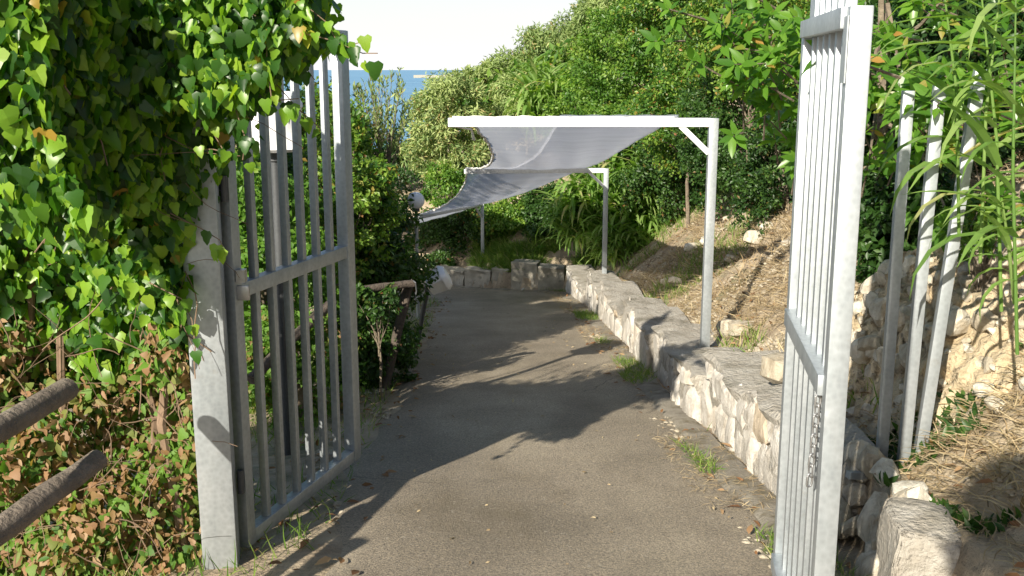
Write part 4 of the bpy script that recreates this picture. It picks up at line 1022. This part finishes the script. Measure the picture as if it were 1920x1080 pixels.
scatter('weeds', 'small weeds growing in the gutter at the wall foot', 'weeds', gw, 'grass', .075, 'grass', spread=.9, dz=.03)
sw = region(60000, -1, 1.4, 3.0, 17, lambda x, y, d: (d < .0) & (d > -.38) & (nz(x, y, 1.3, 5) > -.2) & (rng.random(len(x)) < .6))
scatter('straw', 'dry stalks and debris lying in the gutter', 'straw', sw, 'stick', .06, 'straw', flat=True, dz=.035)
dl = region(14000, -2.2, 2.6, 2.6, 16, lambda x, y, d: ((d > -.35) & (d < 1.6)) | ((d < -PW + .25) & (d > -PW - .5)))
dl = dl[rng.random(len(dl)) < .16]
scatter('fallen_leaves', 'brown fallen leaves on bank and path edges', 'leaves', dl, 'lance', .06, 'deadleaf', flat=True, dz=.03)
pl_ = region(900, -1.2, 1.2, 2.8, 14, lambda x, y, d: (d < -.2) & (d > -PW))
scatter('fallen_leaves', 'few bits of straw and leaf scattered on the asphalt', 'leaves', pl_[:150], 'lance', .03, 'straw', flat=True, dz=.035)
# pebbles as stuff
n = 2600
pb = region(34000, -2.2, 3.6, 2.6, 14, lambda x, y, d: ((d > .45) & (d < 2.3) & (nz(x, y, 2, 1) > -.3)) | ((d > -.3) & (d < 0) & (nz(x, y, 3, 2) > .3)) | ((d < -PW + .1) & (d > -PW - .25) & (nz(x, y, 3, 4) > 1.2)))[:n * 4]
bm = bmesh.new(); bmesh.ops.create_icosphere(bm, subdivisions=1, radius=.5); tv = np.array([v.co[:] for v in bm.verts]); tf = np.array([[v.index for v in f.verts] for f in bm.faces]); bm.free()
tv = tv * (1 + rng.uniform(-.25, .25, (len(tv), 1))); tv[:, 2] *= .6
n = len(pb); pos = np.stack([pb[:, 0], pb[:, 1], ground(pb[:, 0], pb[:, 1]) + .01], 1)
v, f, tt = leaves((tv, tf), pos, unit(rdir(n) * np.array((1, 1, .2))), np.tile((0, 0, 1.), (n, 1)), .02 + .035 * rng.random(n) ** 3, rng.random(n))
o = mesh_np('pebbles', v, f, M['rock'], None, tt); tag(o, 'pale pebbles and chips scattered on bank and gutter', 'pebbles'); o['kind'] = 'stuff'
# single stones on the bank
k = 0; r_ = random.Random(5)
while k < 34:
    x0 = r_.uniform(1.6, 3.4); y0 = r_.uniform(5.6, 13); d0 = float(sdist(np.array([x0]), np.array([y0]))[0])
    if d0 < .55 or d0 > 2.2: continue
    s = r_.choice([.07, .09, .12, .16, .2]) * r_.uniform(.8, 1.2)
    o = put(rubble_meshes[r_.randrange(7)], (x0, y0, float(ground(x0, y0)) + s * .12), (s * r_.uniform(1, 1.5), s, s * .7), (r_.uniform(-.3, .3), r_.uniform(-.3, .3), r_.uniform(0, 6)), None, 'rock')
    szw = 'small' if s < .1 else ('fist sized' if s < .15 else 'large')
    zw = 'in front of the first canopy post' if y0 < 7.2 else ('beside the first canopy post' if y0 < 8.6 else ('midway between the first two canopy posts' if y0 < 11 else 'close to the second canopy post'))
    tag(o, '%s pale stone %s on the bank %s' % (szw, 'low' if d0 < 1.0 else ('halfway up' if d0 < 1.6 else 'high'), zw), 'stone', 'loose stones on the bank'); k += 1
o = put(rubble_meshes[3], at(1475, 690, 5.55), (.26, .26, .18), (0, .1, .4), None, 'rock'); tag(o, 'larger block shaped stone on the wall top close to the right gate', 'stone')
o = put(stone_meshes[2], at(982, 543, 16.6), (.08, .06, .05), (0, .1, .4), None, 'litter'); tag(o, 'crumpled scrap of white litter at the foot of the far blocks', 'litter')
_by = {}
for q in bpy.data.objects:
    if q.get('group') == 'loose stones on the bank': _by.setdefault(q['label'], []).append(q)
for lab, qs in _by.items():
    if len(qs) > 1:
        qs.sort(key=lambda q: q.location.y)
        for i_, q in enumerate(qs):
            a_, rest_ = lab.split(' stone ', 1)
            q['label'] = ['nearest', 'second nearest', 'third nearest', 'fourth nearest', 'fifth nearest'][min(i_, 4)] + ' ' + lab.replace(' on the bank', '').replace('midway between the first two canopy posts', 'between both canopy posts')
print('TRIS', sum(len(o.data.polygons) for o in bpy.data.objects if o.type == 'MESH'))
